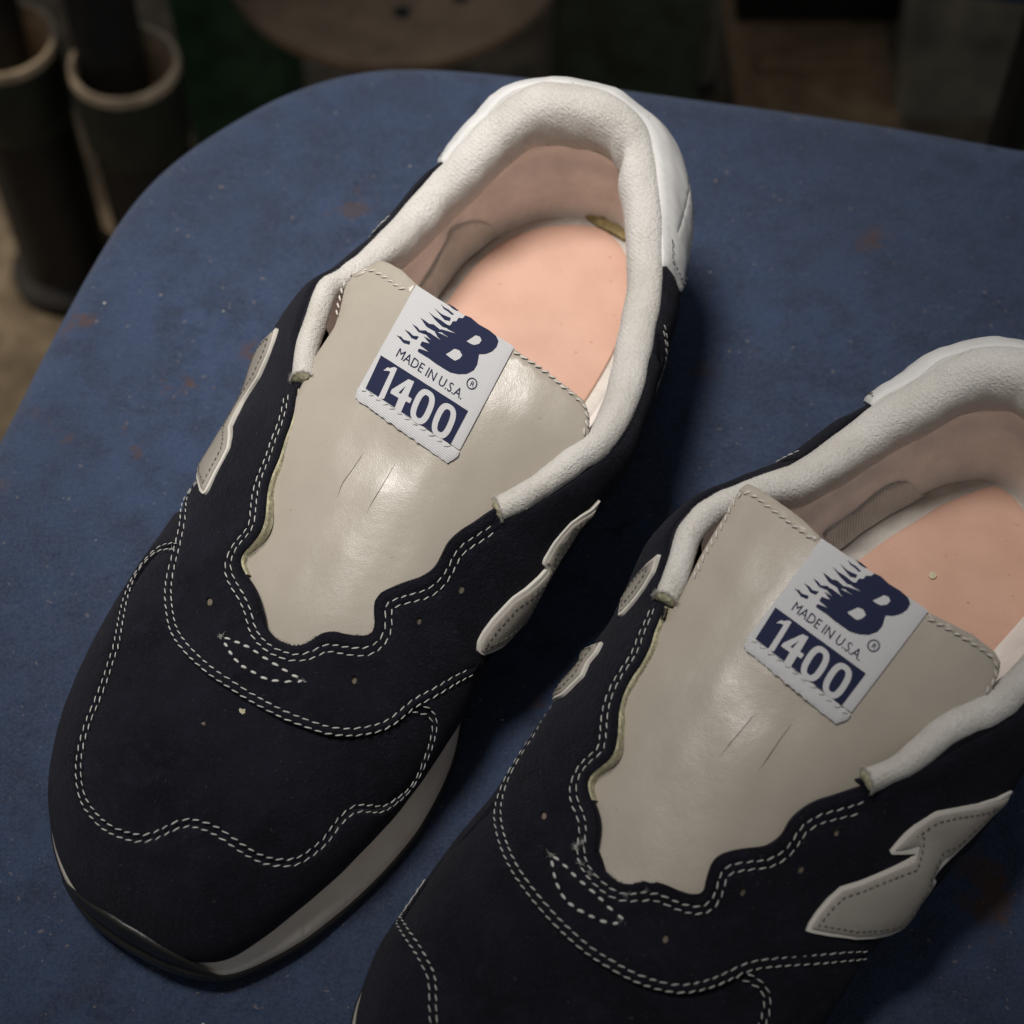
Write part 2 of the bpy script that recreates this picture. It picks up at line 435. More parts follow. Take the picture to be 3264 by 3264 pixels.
def nap(name, obj, count, ln, wid, mat, lean=(0, 0, 0), up=(.25, .9), seed=1):
    """a pile of very short fibres standing on the top faces of a sheet"""
    r = np.random.default_rng(seed); me = obj.data; V = np.array([v.co for v in me.vertices])
    T = []
    for p in me.polygons:
        k = list(p.vertices)
        if len(k) == 3: T.append(k)
        elif obj.name.startswith('collar'): T += [[k[0], k[1], k[2]], [k[0], k[2], k[3]]]
    T = np.array(T); a, b_, c = V[T[:, 0]], V[T[:, 1]], V[T[:, 2]]; fn = np.cross(b_ - a, c - a); ar = np.linalg.norm(fn, axis=1); fn /= np.maximum(ar, 1e-15)[:, None]
    k = r.choice(len(T), count, p=ar / ar.sum()); u, v = r.random(count), r.random(count); m = u + v > 1; u[m], v[m] = 1 - u[m], 1 - v[m]
    P = a[k] + (b_ - a)[k] * u[:, None] + (c - a)[k] * v[:, None]; N = fn[k]
    if np.mean(N[:, 2]) < 0: N = -N
    R = r.normal(size=(count, 3)); R -= N * np.sum(R * N, 1)[:, None]; R /= np.linalg.norm(R, axis=1, keepdims=True)
    D = R + N * r.uniform(*up, (count, 1)) + np.array(lean); D /= np.linalg.norm(D, axis=1, keepdims=True)
    S = np.cross(D, N); S /= np.maximum(np.linalg.norm(S, axis=1, keepdims=True), 1e-9)
    L = (ln * r.uniform(.4, 1.4, (count, 1))) / 1000; w = wid / 1000
    A = P - N * .0001; Q = np.stack([A - S * w, A + S * w, A + D * L], 1).reshape(-1, 3)
    me2 = bpy.data.meshes.new(name); me2.vertices.add(len(Q)); me2.vertices.foreach_set('co', Q.ravel()); me2.loops.add(len(Q)); me2.loops.foreach_set('vertex_index', np.arange(len(Q)))
    me2.polygons.add(count); me2.polygons.foreach_set('loop_start', np.arange(count) * 3); me2.update(); me2.validate(); me2.materials.append(mat)
    o = bpy.data.objects.new(name, me2); COL.objects.link(o); o.parent = obj; o['kind'] = 'stuff'
    return o

LX, LY = 330.0, 75.0
ZF = [(-10, 16), (8, 16), (28, 18.5), (60, 22), (100, 22), (150, 26), (200, 31), (310, 36)]

# ------------------------------------------------------------------ a surface with a flattened chart (mm)
class Surf:
    def __init__(s, V, C, T):
        s.V = np.asarray(V, float); s.C = np.asarray(C, float); s.T = np.asarray(T, int)
        fn = np.cross(s.V[s.T[:, 1]] - s.V[s.T[:, 0]], s.V[s.T[:, 2]] - s.V[s.T[:, 0]])
        acc = {}; key = [tuple(k) for k in np.round(s.V * 2e5).astype(int)]
        for t, f in zip(s.T, fn):
            for k in t: acc[key[k]] = acc.get(key[k], 0) + f
        N = np.array([acc.get(k, np.array([0, 0, 1.0])) for k in key]); s.N = N / np.maximum(np.linalg.norm(N, axis=1, keepdims=True), 1e-15)
        s.bvh = BVHTree.FromPolygons([Vector(v) for v in s.V], [tuple(map(int, t)) for t in s.T])
        s.cb = BVHTree.FromPolygons([Vector((c[0], c[1], 0)) for c in s.C], [tuple(map(int, t)) for t in s.T])
        s.pxv = proj(s.V)
    def orient_up(s, ref):
        """make normals point away from ref"""
        if np.sum(np.einsum('ij,ij->i', s.N, s.V - ref)) < 0: s.N = -s.N
        return s
    @staticmethod
    def w(a, b, c, p):
        v0, v1, v2 = b - a, c - a, p - a; d00, d01, d11, d20, d21 = v0 @ v0, v0 @ v1, v1 @ v1, v2 @ v0, v2 @ v1; den = d00 * d11 - d01 * d01
        if abs(den) < 1e-24: return np.array([1.0, 0, 0])
        v = (d11 * d20 - d01 * d21) / den; w = (d00 * d21 - d01 * d20) / den
        return np.array([1 - v - w, v, w])
    def px(s, pts):
        """photograph pixels -> chart"""
        out = []; s.miss = np.zeros(len(pts))
        for n_, (x, y) in enumerate(pts):
            h = s.bvh.ray_cast(Vector(CAM), Vector(ray(x, y)))
            if h[0] is None:
                s.miss[n_] = 1; k = int(np.argmin((s.pxv[:, 0] - x) ** 2 + (s.pxv[:, 1] - y) ** 2)); out.append(s.C[k])
            else:
                t = s.T[h[2]]; out.append(s.w(*s.V[t], np.array(h[0])) @ s.C[t])
        return np.array(out)
    def near(s, pts):
        out = []
        for p in pts:
            h = s.bvh.find_nearest(Vector(p)); t = s.T[h[2]]; out.append(s.w(*s.V[t], np.array(h[0])) @ s.C[t])
        return np.array(out)
    def map(s, pts):
        P, N = [], []
        for x, y in np.asarray(pts)[:, :2]:
            h = s.cb.ray_cast(Vector((x, y, 10)), Vector((0, 0, -1)))
            if h[0] is None: h = s.cb.find_nearest(Vector((x, y, 0)))
            t = s.T[h[2]]; c = np.c_[s.C[t], np.zeros(3)]; w = np.clip(s.w(*c, np.array(h[0])), -.2, 1.2)
            P.append(w @ s.V[t]); n = w @ s.N[t]; N.append(n / max(np.linalg.norm(n), 1e-12))
        return np.array(P), np.array(N)
def offset2(L, d):
    L = np.asarray(L); t = np.gradient(L, axis=0); n = np.stack([-t[:, 1], t[:, 0]], -1); n /= np.maximum(np.linalg.norm(n, axis=1, keepdims=True), 1e-9)
    return L + n * d
def offset_away(L, d, ref):
    """offset a 2D line by d away from the reference point (d<0: towards it)"""
    a, b = offset2(L, d), offset2(L, -d); r = np.asarray(ref)
    q = a if np.mean(np.linalg.norm(a - r, axis=1)) > np.mean(np.linalg.norm(b - r, axis=1)) else b
    return resample(ease(q), step=.8)
def ease(L, k=2):
    L = np.asarray(L, float).copy()
    for _ in range(k): L[1:-1] = L[1:-1] * .5 + (L[:-2] + L[2:]) * .25
    return L

class Shoe:
    def __init__(s, d):
        s.d = d; s.o = np.array(d['origin']); th = math.radians(d['theta'])
        s.a = np.array([math.sin(th), math.cos(th)]); s.b = np.array([math.cos(th), -math.sin(th)])
        s.build_shell()
    def world(s, Q):
        """local mm (along, across, up) -> world metres"""
        Q = np.atleast_2d(np.asarray(Q, float)) / 1000
        xy = s.o + Q[:, :1] * s.a + Q[:, 1:2] * s.b
        return np.c_[xy, Q[:, 2]]
    def local(s, P):
        P = np.atleast_2d(P); v = P[:, :2] - s.o
        return np.c_[v @ s.a, v @ s.b, P[:, 2]] * 1000
    def build_shell(s, NI=170, NJ=52):
        V, C, T = [], [], []; s.NI, s.NJ = NI, NJ; s.CG = {}; s.F = {}; s.E = {}; s.nout = {}
        u = np.linspace(0, 1, NI); v = np.linspace(0, 1, NJ)
        cen = np.array([150.0, 4.0])
        for side in (-1, 1):
            tab = lerp_tab(s.d['stations'][side], u); F = tab[:, :2]; E = tab[:, 2:5]; dh, dz = tab[:, 5], tab[:, 6]
            Fz = lerp_tab(ZF, F[:, 0])[:, 0]
            F3 = np.c_[F, Fz]
            t = np.gradient(F, axis=0); n = np.stack([-t[:, 1], t[:, 0]], -1) * (1 if side < 0 else -1)
            n /= np.linalg.norm(n, axis=1, keepdims=True)
            # outward must point away from the centre line
            sgn = np.sign(np.sum(n * np.c_[F[:, 0] - np.clip(F[:, 0], 60, 250), F[:, 1] - 4], axis=1)); n *= np.median(sgn[NI // 3:2 * NI // 3])
            n[0] = (-1, 0); n[1] = (n[1] + n[0]) / np.linalg.norm(n[1] + n[0]); n[-1] = (1, s.d.get('heel_t', 0)); n[-1] /= np.linalg.norm(n[-1])
            w = np.clip((.62 - u) / .22, 0, 1)[:, None]; w = w * w * (3 - 2 * w)
            ef = E[:, :2] - F; we = np.clip((np.linalg.norm(ef, axis=1) - 14) / 18, 0, 1)[:, None]; w = w * we * we * (3 - 2 * we); w[:3] = 1
            for _ in range(6): w[1:-1] = w[1:-1] * .5 + (w[:-2] + w[2:]) * .25
            efn = ef / np.linalg.norm(ef, axis=1, keepdims=True)
            hd = efn * w - n * (1 - w); hd /= np.linalg.norm(hd, axis=1, keepdims=True)
            dirE = np.c_[hd * dh[:, None], dz]; dirE /= np.linalg.norm(dirE, axis=1, keepdims=True)
            D = np.linalg.norm(E - F3, axis=1)
            o1 = lerp_tab(list(zip([0, .12, .3, .4, .5, .6, .7, .8, .9, 1], s.d['bulge'][side])), u)[:, 0]
            lift = np.interp(u, [0, .1, .3, .5, .65, 1], [.62, .55, .52, .52, .45, .40])
            P1 = F3 + np.c_[n * o1[:, None], lift * (E[:, 2] - Fz)]
            P2 = E - dirE * (D * np.interp(u, [0, .3, .5, .6, 1], [.42, .47, .42, .33, .33]))[:, None]
            B = [(1 - v) ** 3, 3 * v * (1 - v) ** 2, 3 * v ** 2 * (1 - v), v ** 3]
            G = sum(p[:, None, :] * b[None, :, None] for p, b in zip((F3, P1, P2, E), B))
            seg = np.linalg.norm(np.diff(G, axis=1), axis=2); Ls = seg.sum(1); cum = np.concatenate([np.zeros((NI, 1)), np.cumsum(seg, 1)], 1)
            cd_ = -hd  # chart direction outward
            Cg = E[:, None, :2] + cd_[:, None, :] * (Ls[:, None] - cum)[:, :, None]
            base = len(V) // 1
            V += list(s.world(G.reshape(-1, 3))); C += list(Cg.reshape(-1, 2))
            for i in range(NI - 1):
                for j in range(NJ - 1):
                    a = base + i * NJ + j; q = (a, a + NJ, a + NJ + 1, a + 1)
                    if side > 0: q = q[::-1]
                    T += [(q[0], q[1], q[2]), (q[0], q[2], q[3])]
            s.CG[side] = Cg; s.F[side] = F3; s.E[side] = E; s.nout[side] = n
        s.S = Surf(V, C, T).orient_up(s.world((150, 4, 30))[0])
    def c(s, side, u, v):
        i = np.clip(np.atleast_1d(u) * (s.NI - 1), 0, s.NI - 1.0001); j = np.clip(np.atleast_1d(v) * (s.NJ - 1), 0, s.NJ - 1.0001)
        i, j = np.broadcast_arrays(i, j); i0 = i.astype(int); j0 = j.astype(int); a = (i - i0)[:, None]; b = (j - j0)[:, None]; A = s.CG[side]
        return (A[i0, j0] * (1 - a) + A[i0 + 1, j0] * a) * (1 - b) + (A[i0, j0 + 1] * (1 - a) + A[i0 + 1, j0 + 1] * a) * b
    def rail(s, side, u0, u1, v0, v1=None, n=60):
        v1 = v0 if v1 is None else v1
        return s.c(side, np.linspace(u0, u1, n), np.linspace(v0, v1, n))
    def trace(s, pts, step=8, surf=None, closed=False, sm=True):
        q = smooth(pts, step, closed=closed) if sm else resample(np.vstack([pts, pts[:1]]) if closed else pts, step, closed=closed)
        return (surf or s.S).px(q)

def ribbon(name, P, N, B, w0, w1, mat, parent, z0=0, z1=0):
    """strip along a line between two offsets (mm) across it"""
    A = P + B * w0 / 1000 + N * z0 / 1000; D = P + B * w1 / 1000 + N * z1 / 1000; n = len(P)
    return mesh_obj(name, np.vstack([A, D]), [(k, k + 1, n + k + 1, n + k) for k in range(n - 1)], mat, parent)

Z4 = zoomed(600, 800, 1.38); Z5 = zoomed(100, 1600, 1.288); Z6 = zoomed(1500, 1500, 1.0952); Z7 = zoomed(1900, 1000, 1.4164); Z8 = zoomed(1000, 2400, 1.61)
ZNa = zoomed(1450, 1400, 2.576); ZNb = zoomed(600, 1000, 2.76); ZNc = zoomed(2550, 2450, 2.706); ZLa = zoomed(1100, 850, 2.76); ZLb = zoomed(2350, 1700, 2.76)

LEFT = dict(
    origin=(-.11525, -.15893), theta=29, bulge={-1: [4,6,17,24,29,34,21,12,9,9], 1: [4,5,14,28,32,24,12,9,10,10]},
    stations={
     -1: [(0,2,2,46,4,53,1,.12),(.04,4,-12,47,4,53,1,.08),(.08,10,-25,49,4,53.5,1,.03),(.12,21,-37,53,4.5,54.3,1,0),(.17,42,-48,60,5.5,55.7,1,0),(.22,64,-53,74,7.5,58.7,1,0),
          (.27,86,-55,89,10,62,1,.15),(.31,100,-54,98,0,67,1,.45),(.35,113,-51,110,-8,72,1,.6),(.40,128,-47.5,125,-13,76.5,1,.7),(.45,143,-45,142,-19,80,1,.8),(.50,158,-43,158,-27,83.5,.8,1),
          (.55,170,-42,170,-37,85,.55,1),(.60,182,-41,181,-42,86,.6,1),(.64,194,-40,193,-45,86,.7,1),(.69,208,-39,205,-43.2,84,.8,1),(.76,231,-38.5,230,-42.2,78,.85,1),(.83,255,-38.5,253,-41.5,78,.85,1),
          (.88,272,-35.5,265,-37.5,83.5,.7,1),(.92,286,-28,277,-33,90,.9,.9),(.96,298,-16,289,-25,97,1,.8),(.98,304,-5,295.5,-14,99.5,1,1),(1,307,4,300,2.6,98.5,1,1)],
     1: [(0,2,2,46,4,53,1,.12),(.04,3,17,47,4,53,1,.08),(.08,8,29,49,4,53.5,1,.03),(.12,19,36.3,53,4.5,54.3,1,0),(.17,40,44.2,60,5.5,55.7,1,0),(.22,62,49.8,74,7.5,58.7,1,0),
         (.27,86,52,89,10,62,1,.15),(.31,101,51,99,18,67,1,.45),(.35,116,47,112,20.5,71,1,.6),(.40,130,44.5,125,27,75.5,1,.7),(.45,143,43,138,33.5,79,1,.8),(.50,154,42.5,147,41,81.3,.8,1),
         (.55,164,42.5,154.5,50,82.3,.55,1),(.60,176,43,170,59.3,84,.5,1),(.64,188,43.5,185,64.5,84,.55,1),(.70,207,45,207,62,80,.6,1),(.77,233,46,234,54,77,.6,1),(.83,255,44.5,254,46.5,78,.6,1),
         (.88,272,41,271,37.5,82,.6,1),(.92,287,35,284,29.5,86,.8,.9),(.95,296,27,292,23.5,89,1,.8),(.98,304,15,299,15,94.5,1,1),(1,307,4,300,2.6,98.5,1,1)]},
    topline=[(159,-34,82),(169,-39,84),(178,-41.6,86),(192,-45.5,86),(204,-43.2,84),(230,-42.2,78),(253,-41.5,78),(265,-37.5,83.5),(277,-33,90),(289,-25,97),(295.5,-14,99.5),(300,2.6,98.5),(299,15,94.5),(292,23.5,89),
             (284,29.5,86),(271,37.5,82),(254,46.5,78),(234,54,77),(207,62,80),(185,65,84),(171,60.5,84),(155,53,82),(147,46.5,79.5)],
    throat=Z4([(500,610),(490,680),(470,760),(440,840),(415,920),(385,990),(365,1060),(358,1130),(352,1190),(335,1240),(300,1290),(262,1330),(245,1370),(262,1420),(300,1480),(325,1540),(340,1600),(350,1660),(390,1710),(440,1735),(480,1742),(530,1725),(560,1700),(590,1680),(640,1672),(700,1685),(770,1692),(805,1680),(818,1640),(815,1590),(820,1540),(850,1500),(900,1475),(960,1450),(1020,1430),(1075,1395),(1110,1340),(1140,1280),(1190,1230),(1250,1190),(1310,1150),(1355,1125)]),
    outer=[(690,1505),(650,1550)] + Z5([(665,0),(655,90),(630,200),(605,290),(590,380),(595,470),(610,540),(650,600),(700,650),(760,700),(830,745),(900,790),(980,835),(1060,875),(1140,905),(1220,930),(1310,935),(1400,918),(1460,890),(1500,855),(1560,805),(1640,760),(1720,710),(1790,672)]),
    mud=Z5([(640,225),(605,205),(560,205),(520,220),(485,255),(450,300),(420,370),(400,440),(385,520),(370,600),(350,660),(325,740),(290,830),(260,900),(235,980),(220,1060),(220,1140),(235,1210),(265,1260),(310,1310),(370,1345),(440,1365),(490,1365),(540,1345),(590,1320),(650,1305),(710,1315),(770,1340),(830,1380),(890,1420),(950,1450),(1020,1462),(1080,1455),(1130,1425),(1190,1375),(1230,1320),(1270,1275),(1320,1240),(1380,1238),(1430,1240),(1480,1210),(1530,1170),(1570,1110),(1595,1050),(1615,1000),(1630,940),(1635,900),(1615,870),(1570,862),(1530,850)]),
    specks=[(*p, r) for p, r in zip(Z5([(865,860),(710,915)]), (13, 8))], tufts=[(*p, n) for p, n in zip(Z5([(790,572),(1115,748),(600,210)]), (26, 14, 6))],
    leaf=Z5([(795,575),(840,590),(890,610),(930,632),(965,655),(1000,675),(1040,700),(1075,722),(1115,745),(1060,750),(1020,748),(975,740),(935,720),(905,705),(870,685),(840,655),(820,625),(800,590)]),
    eyelets=Z5([(745,425),(1320,735),(1580,487),(1757,352)]),
    logos=[Z and (Z) for Z in (
        ZNa([(1130,455),(1060,530),(980,580),(900,640),(830,720),(770,800),(720,890),(680,960),(668,1005),(700,1022),(640,1095),(540,1190),(430,1270),(350,1360),(270,1450),(190,1560),(145,1640),(135,1715),(165,1745),(230,1715),(320,1660),(400,1575),(500,1450),(590,1300),(680,1150),(760,1020),(860,850),(960,690),(1075,560)]),
        ZNb([(855,165),(830,270),(790,380),(740,490),(690,600),(620,710),(550,820),(480,950),(445,1030),(445,1120),(430,1220),(380,1320),(310,1450),(240,1590),(200,1640),(170,1610),(150,1500),(165,1380),(220,1240),(300,1110),(400,960),(480,830),(560,690),(620,540),(680,400),(760,260)]))],
    tongue_c=[(60,5),(90,8),(150,8),(190,12),(215,14)],
    tongue=Z4([(830,42),(790,70),(712,108),(684,160),(664,255),(640,330),(560,450),(470,640),(380,840),(300,1040),(230,1200),(190,1370),(280,1600),(380,1790),(520,1800),(860,1760),(900,1620),(1130,1460),(1230,1330),(1430,1180),(1580,1060),(1740,880),(1765,790),(1768,720),(1740,655),(1600,545),(1425,425),(1200,275),(1010,150),(940,85),(870,48)]),
    hems=[Z4([(712,108),(790,70),(830,42),(870,48),(940,85),(1005,150),(975,187),(925,165),(860,120),(795,92),(735,118)]), Z4([(1430,448),(1490,484),(1560,530),(1640,595),(1700,645),(1745,695),(1766,720),(1740,658),(1600,548),(1428,428)])],
    top_stitch=[Z4([(655,290),(668,220),(688,150),(720,110),(795,88),(860,115),(925,160),(975,183)]), Z4([(1430,445),(1490,480),(1560,525),(1640,590),(1700,640),(1745,690),(1752,760),(1730,820)])],
    slits=[Z4([(770,880),(720,960),(680,1020),(655,1085)]), Z4([(908,932),(870,1000),(830,1070),(795,1130),(785,1155)])],
    label_q=ZLa([(625,175),(1490,715),(1005,1620),(135,1050)]),
    creases=[zoomed(850, 200, 1.38)(g) for g in ([(1812,480),(1816,560),(1808,640),(1790,710),(1775,755)],)],
    scrap=zoomed(850, 200, 1.38)([(1395,668),(1440,650),(1490,672),(1530,700),(1575,735),(1580,790),(1520,760),(1440,715)]),
    webbing=[(1420,770),(1440,730),(1500,705),(1560,715),(1590,760),(1540,820),(1480,880),(1420,935),(1360,960),(1330,930),(1370,860)],
)
RIGHT = dict(
    origin=(-.01244, -.23397), theta=33, bulge={-1: [4,5,10,15,19,20,12,10,9,9], 1: [4,5,14,38,47,42,19,12,10,10]}, heel_t=.10,
    stations={
     -1: [(0,-8,0,38,1,53,1,.12),(.04,-6,-16,39,1,53,1,.08),(.08,1,-31,42,1,53.5,1,.03),(.12,14,-45,47,1,54.3,1,0),(.17,36,-54.5,55,1.5,55.7,1,0),(.22,60,-55.5,70,2,58.2,1,0),
          (.27,82,-54,87,3,61.5,1,.15),(.31,96,-51.5,95,-5,66,1,.45),(.35,108,-49.5,106,-14,70.5,1,.6),(.40,122,-46.5,120,-18,75,1,.7),(.45,138,-43.5,136,-23,79.5,1,.8),(.50,152,-41,152,-28.5,83,.8,1),
          (.55,164,-39,166,-37,84.5,.55,1),(.60,176,-37,178,-42.5,86,.6,1),(.64,188,-35,191,-41,86,.7,1),(.69,200,-32.5,204,-35,84.5,.8,1),(.76,221,-27,223,-26,79.5,.85,1),(.83,243,-20,241,-20.5,78.5,.85,1),
          (.88,258,-14,253,-15,83.5,.7,1),(.92,270,-6,262,-8,89,.9,.9),(.96,281,5,272,-1,95,1,.8),(.98,286,13,279,8,98.5,1,1),(1,289,22,283,20,100,1,1)],
     1: [(0,-8,0,38,1,53,1,.12),(.04,-6,15,39,1,53,1,.08),(.08,0,30,42,1,53.5,1,.03),(.12,10,40,47,1,54.3,1,0),(.17,34,50,55,1.5,55.7,1,0),(.22,60,54.5,70,2,58.2,1,0),
         (.27,84,56,87,3,61.5,1,.15),(.31,98,55,96,9.5,66,1,.45),(.35,111,52,108,13.5,70,1,.6),(.40,124,49.5,120,20,74.5,1,.7),(.45,136,48,131,26,78,1,.8),(.50,146,47.5,139,33,80.5,.8,1),
         (.55,156,47.5,147,46,80.7,.55,1),(.60,168,48,162,55.5,83,.5,1),(.64,180,49.5,176,63.5,84.5,.55,1),(.70,200,52,198,70,82,.1,1),(.77,224,55,222,71,78,.15,1),(.83,243,58,243,67,79,.2,1),
         (.88,258,55,258,59,83,.6,1),(.92,271,48,270,49.5,89,.8,.9),(.95,279,41,277,41,94,1,.8),(.98,286,31,281,31,98,1,1),(1,289,22,283,20,100,1,1)]},
    topline=[(157,-38,82),(167,-39.5,84.5),(178,-42.5,86),(191,-41,86),(204,-35,84.5),(223,-26,79.5),(241,-20.5,78.5),(253,-15,83.5),(262,-8,89),(272,-1,95),(279,8,98.5),(283,20,100),(281,31,98),(277,41,94),
             (270,49.5,89),(258,59,83),(243,67,79),(222,71,78),(198,70,82),(176,64,84.5),(163,56,83),(147,49,80.5),(138,42.5,79)],
    throat=Z6([(690,478),(672,530),(655,570),(640,620),(610,680),(575,730),(545,790),(530,850),(525,920),(515,980),(490,1020),(450,1050),(422,1085),(425,1130),(445,1180),(455,1230),(450,1290),(442,1340),(455,1380),(490,1420),(530,1448),(570,1450),(620,1435),(670,1440),(720,1462),(770,1478),(810,1470),(820,1430),(835,1380),(860,1345),(910,1325),(970,1315),(1030,1305),(1080,1270),(1110,1220),(1150,1180),(1200,1150),(1260,1130),(1320,1110),(1370,1095)]),
    outer=Z6([(330,800),(295,855),(265,905),(240,950),(200,1010),(160,1080),(130,1160),(120,1220),(130,1290),(150,1350),(180,1410),(230,1480),(290,1550),(350,1610),(420,1670),(490,1715),(560,1755),(640,1785),(720,1800),(790,1790),(850,1770),(910,1740),(970,1715),(1060,1700),(1150,1690),(1240,1680),(1370,1660)]),
    mud=Z8([(575,640),(530,670),(480,700),(460,760),(455,830),(490,900),(530,960),(570,1020),(600,1080),(630,1140),(640,1220),(640,1300),(645,1391)]) + [(1398,3340),(1400,3420),(1425,3480),(1480,3530),(1560,3560),(1640,3560),(1720,3540),(1790,3545),(1850,3590),(1920,3640),(2010,3650),(2090,3600),(2150,3530),(2220,3480),(2290,3450),(2350,3390),(2390,3310)] + Z6([(985,1960),(1010,1890),(1015,1840),(1000,1810),(960,1785),(910,1768),(880,1755)]),
    specks=[], tufts=[(*p, n) for p, n in zip(Z6([(290,1360),(535,1582),(375,1330),(400,1310),(395,1385),(430,1420),(545,1495),(610,1470)]), (26, 18, 34, 22, 14, 10, 12, 16))],
    leaf=Z6([(290,1360),(330,1390),(375,1435),(415,1470),(450,1500),(490,1540),(535,1580),(500,1590),(460,1582),(420,1565),(380,1545),(340,1515),(315,1475),(300,1430),(292,1380)]),
    eyelets=Z6([(268,1217),(675,1640),(940,1467),(1145,1385),(1268,1255)]),
    logos=[ZNc([(1750,135),(1640,205),(1480,265),(1310,295),(1130,325),(1050,375),(960,440),(860,530),(790,610),(730,680),(745,710),(870,705),(965,700),(900,745),(790,800),(650,865),(500,930),(320,990),(210,1090),(110,1210),(40,1310),(5,1390),(60,1405),(200,1425),(420,1435),(580,1410),(700,1370),(790,1320),(880,1220),(960,1110),(1040,1010),(1105,912),(1085,890),(1125,830),(1200,750),(1300,650),(1420,530),(1555,380),(1655,270)]),
           Z6([(690,300),(672,365),(640,420),(605,468),(560,520),(546,528),(556,480),(600,405),(650,335)]), Z6([(487,622),(470,655),(440,690),(420,735),(390,765),(350,805),(308,828),(328,785),(372,745),(408,700),(420,660),(450,635)])],
    tongue_c=[(60,2),(90,4),(140,4),(190,13),(215,15)],
    tongue=Z7([(680,766),(640,800),(600,880),(540,970),(470,1090),(400,1230),(330,1350),(270,1420),(200,1520),(130,1640)]) + Z6([(480,800),(440,950),(370,1060),(390,1200),(385,1350),(430,1480),(560,1510),(700,1510),(840,1530),(900,1400),(1090,1340),(1200,1220),(1400,1140),(1500,1060),(1700,940),(1770,860),(1815,790)]) + Z7([(1825,1620),(1830,1580),(1800,1525),(1700,1448),(1495,1345),(1260,1180),(1020,1015),(930,925),(820,845),(720,780)]),
    hems=[Z7([(645,800),(680,768),(720,782),(820,847),(930,927),(1015,1012),(985,1030),(900,970),(800,895),(720,836),(668,818)]), Z7([(1500,1350),(1700,1450),(1800,1528),(1828,1580),(1805,1600),(1780,1550),(1700,1495),(1600,1435),(1498,1380)])],
    top_stitch=[Z7([(440,1200),(500,1080),(570,960),(620,860),(668,812),(720,830),(800,890),(900,965),(985,1025)]), Z7([(1495,1375),(1600,1430),(1700,1490),(1780,1545),(1805,1595),(1790,1660),(1740,1730)])],
    slits=[Z6([(995,845),(950,900),(905,955),(870,1000)]), Z6([(1122,885),(1080,940),(1040,1000),(1005,1048)])],
    label_q=ZLb([(740,55),(1680,690),(995,1580),(110,900)]),
    chip=Z7([(1515,1195)]),
    webbing=Z7([(1030,985),(1150,905),(1290,790),(1390,755),(1430,780),(1490,860),(1400,930),(1290,1020),(1230,1090),(1190,1130),(1120,1090),(1050,1030)]),
)

def quad_map(qa, qb):
    """projective map taking quadrilateral qa to qb"""
    A = []
    for (x, y), (X, Y) in zip(qa, qb):
        A.append([x, y, 1, 0, 0, 0, -X * x, -X * y, -X]); A.append([0, 0, 0, x, y, 1, -Y * x, -Y * y, -Y])
    H = np.linalg.svd(np.array(A))[2][-1].reshape(3, 3)
    def f(pts):
        p = np.c_[np.asarray(pts, float), np.ones(len(pts))] @ H.T; return p[:, :2] / p[:, 2:]
    return f
def font_tris(text):
    cu = bpy.data.curves.new('t', 'FONT'); cu.body = text; cu.resolution_u = 3
    o = bpy.data.objects.new('t', cu); COL.objects.link(o); bpy.context.view_layer.update()
    me = bpy.data.meshes.new_from_object(o.evaluated_get(bpy.context.evaluated_depsgraph_get()))
    bm = bmesh.new(); bm.from_mesh(me); bmesh.ops.triangulate(bm, faces=bm.faces[:]); V = np.array([v.co[:2] for v in bm.verts]); F = [[v.index for v in f.verts] for f in bm.faces]; bm.free()
    bpy.data.objects.remove(o); bpy.data.curves.remove(cu); bpy.data.meshes.remove(me)
    return V, F
TXT = {t: font_tris(t) for t in ('MADE IN U.S.A.', 'R')}

LOGO_BODY = [(1060,440),(1040,465),(1000,462),(985,492),(950,492),(930,530),(880,518),(905,560),(985,600),(840,560),(865,600),(930,640),(790,575),(815,625),(850,660),(745,590),(702,592),(745,640),(768,660),(696,622),(725,660),(752,688),(682,668),(664,702),(742,760),(655,730),(643,756),(700,792),(740,815),(800,860),(870,905),(930,940),(1000,955),(1075,952),(1135,920),(1165,870),(1175,815),(1180,780),(1240,778),(1295,755),(1335,715),(1351,665),(1330,620),(1270,570),(1180,520),(1110,460)]
LOGO_HOLES = [[(1070,665),(1110,640),(1150,612),(1190,625),(1203,660),(1180,690),(1135,700),(1100,685)], [(888,780),(930,755),(965,730),(1010,745),(1035,790),(1010,820),(970,838),(930,812)]]
STREAKS = [[(460,615),(500,628),(525,655),(580,668),(572,697),(520,682),(490,645)], [(530,565),(575,588),(605,618),(655,625),(635,655),(590,640),(562,600)], [(597,517),(640,543),(665,573),(715,572),(760,612),(700,604),(650,585)],
           [(668,462),(710,488),(745,515),(785,520),(870,590),(800,584),(722,540)], [(740,410),(790,450),(840,478),(905,525),(930,560),(860,540),(798,480)], [(792,377),(830,410),(860,433),(935,463),(925,490),(880,480),(848,445)], [(848,342),(880,372),(915,390),(962,430),(945,437),(908,405),(873,383)], [(905,335),(955,362),(1005,400),(985,398),(950,380)]]
LBOX = [(325,790),(1085,1275),(930,1565),(190,1080)]
BAND = [(110,1090),(140,1052),(420,1240),(720,1440),(1010,1622),(985,1680),(900,1735),(840,1690),(680,1575),(500,1450),(360,1350),(240,1265),(90,1160)]
def ring(cx, cy, ux, uy, hw, hh, n=28, e=2.6):
    out = []
    for k in range(n):
        a = 2 * math.pi * k / n; x = math.copysign(abs(math.cos(a)) ** (2 / e), math.cos(a)) * hw; y = math.copysign(abs(math.sin(a)) ** (2 / e), math.sin(a)) * hh
        out.append((cx + ux[0] * x + uy[0] * y, cy + ux[1] * x + uy[1] * y))
    return out
UXL = (.843, .538); UYL = (.40, -.917)
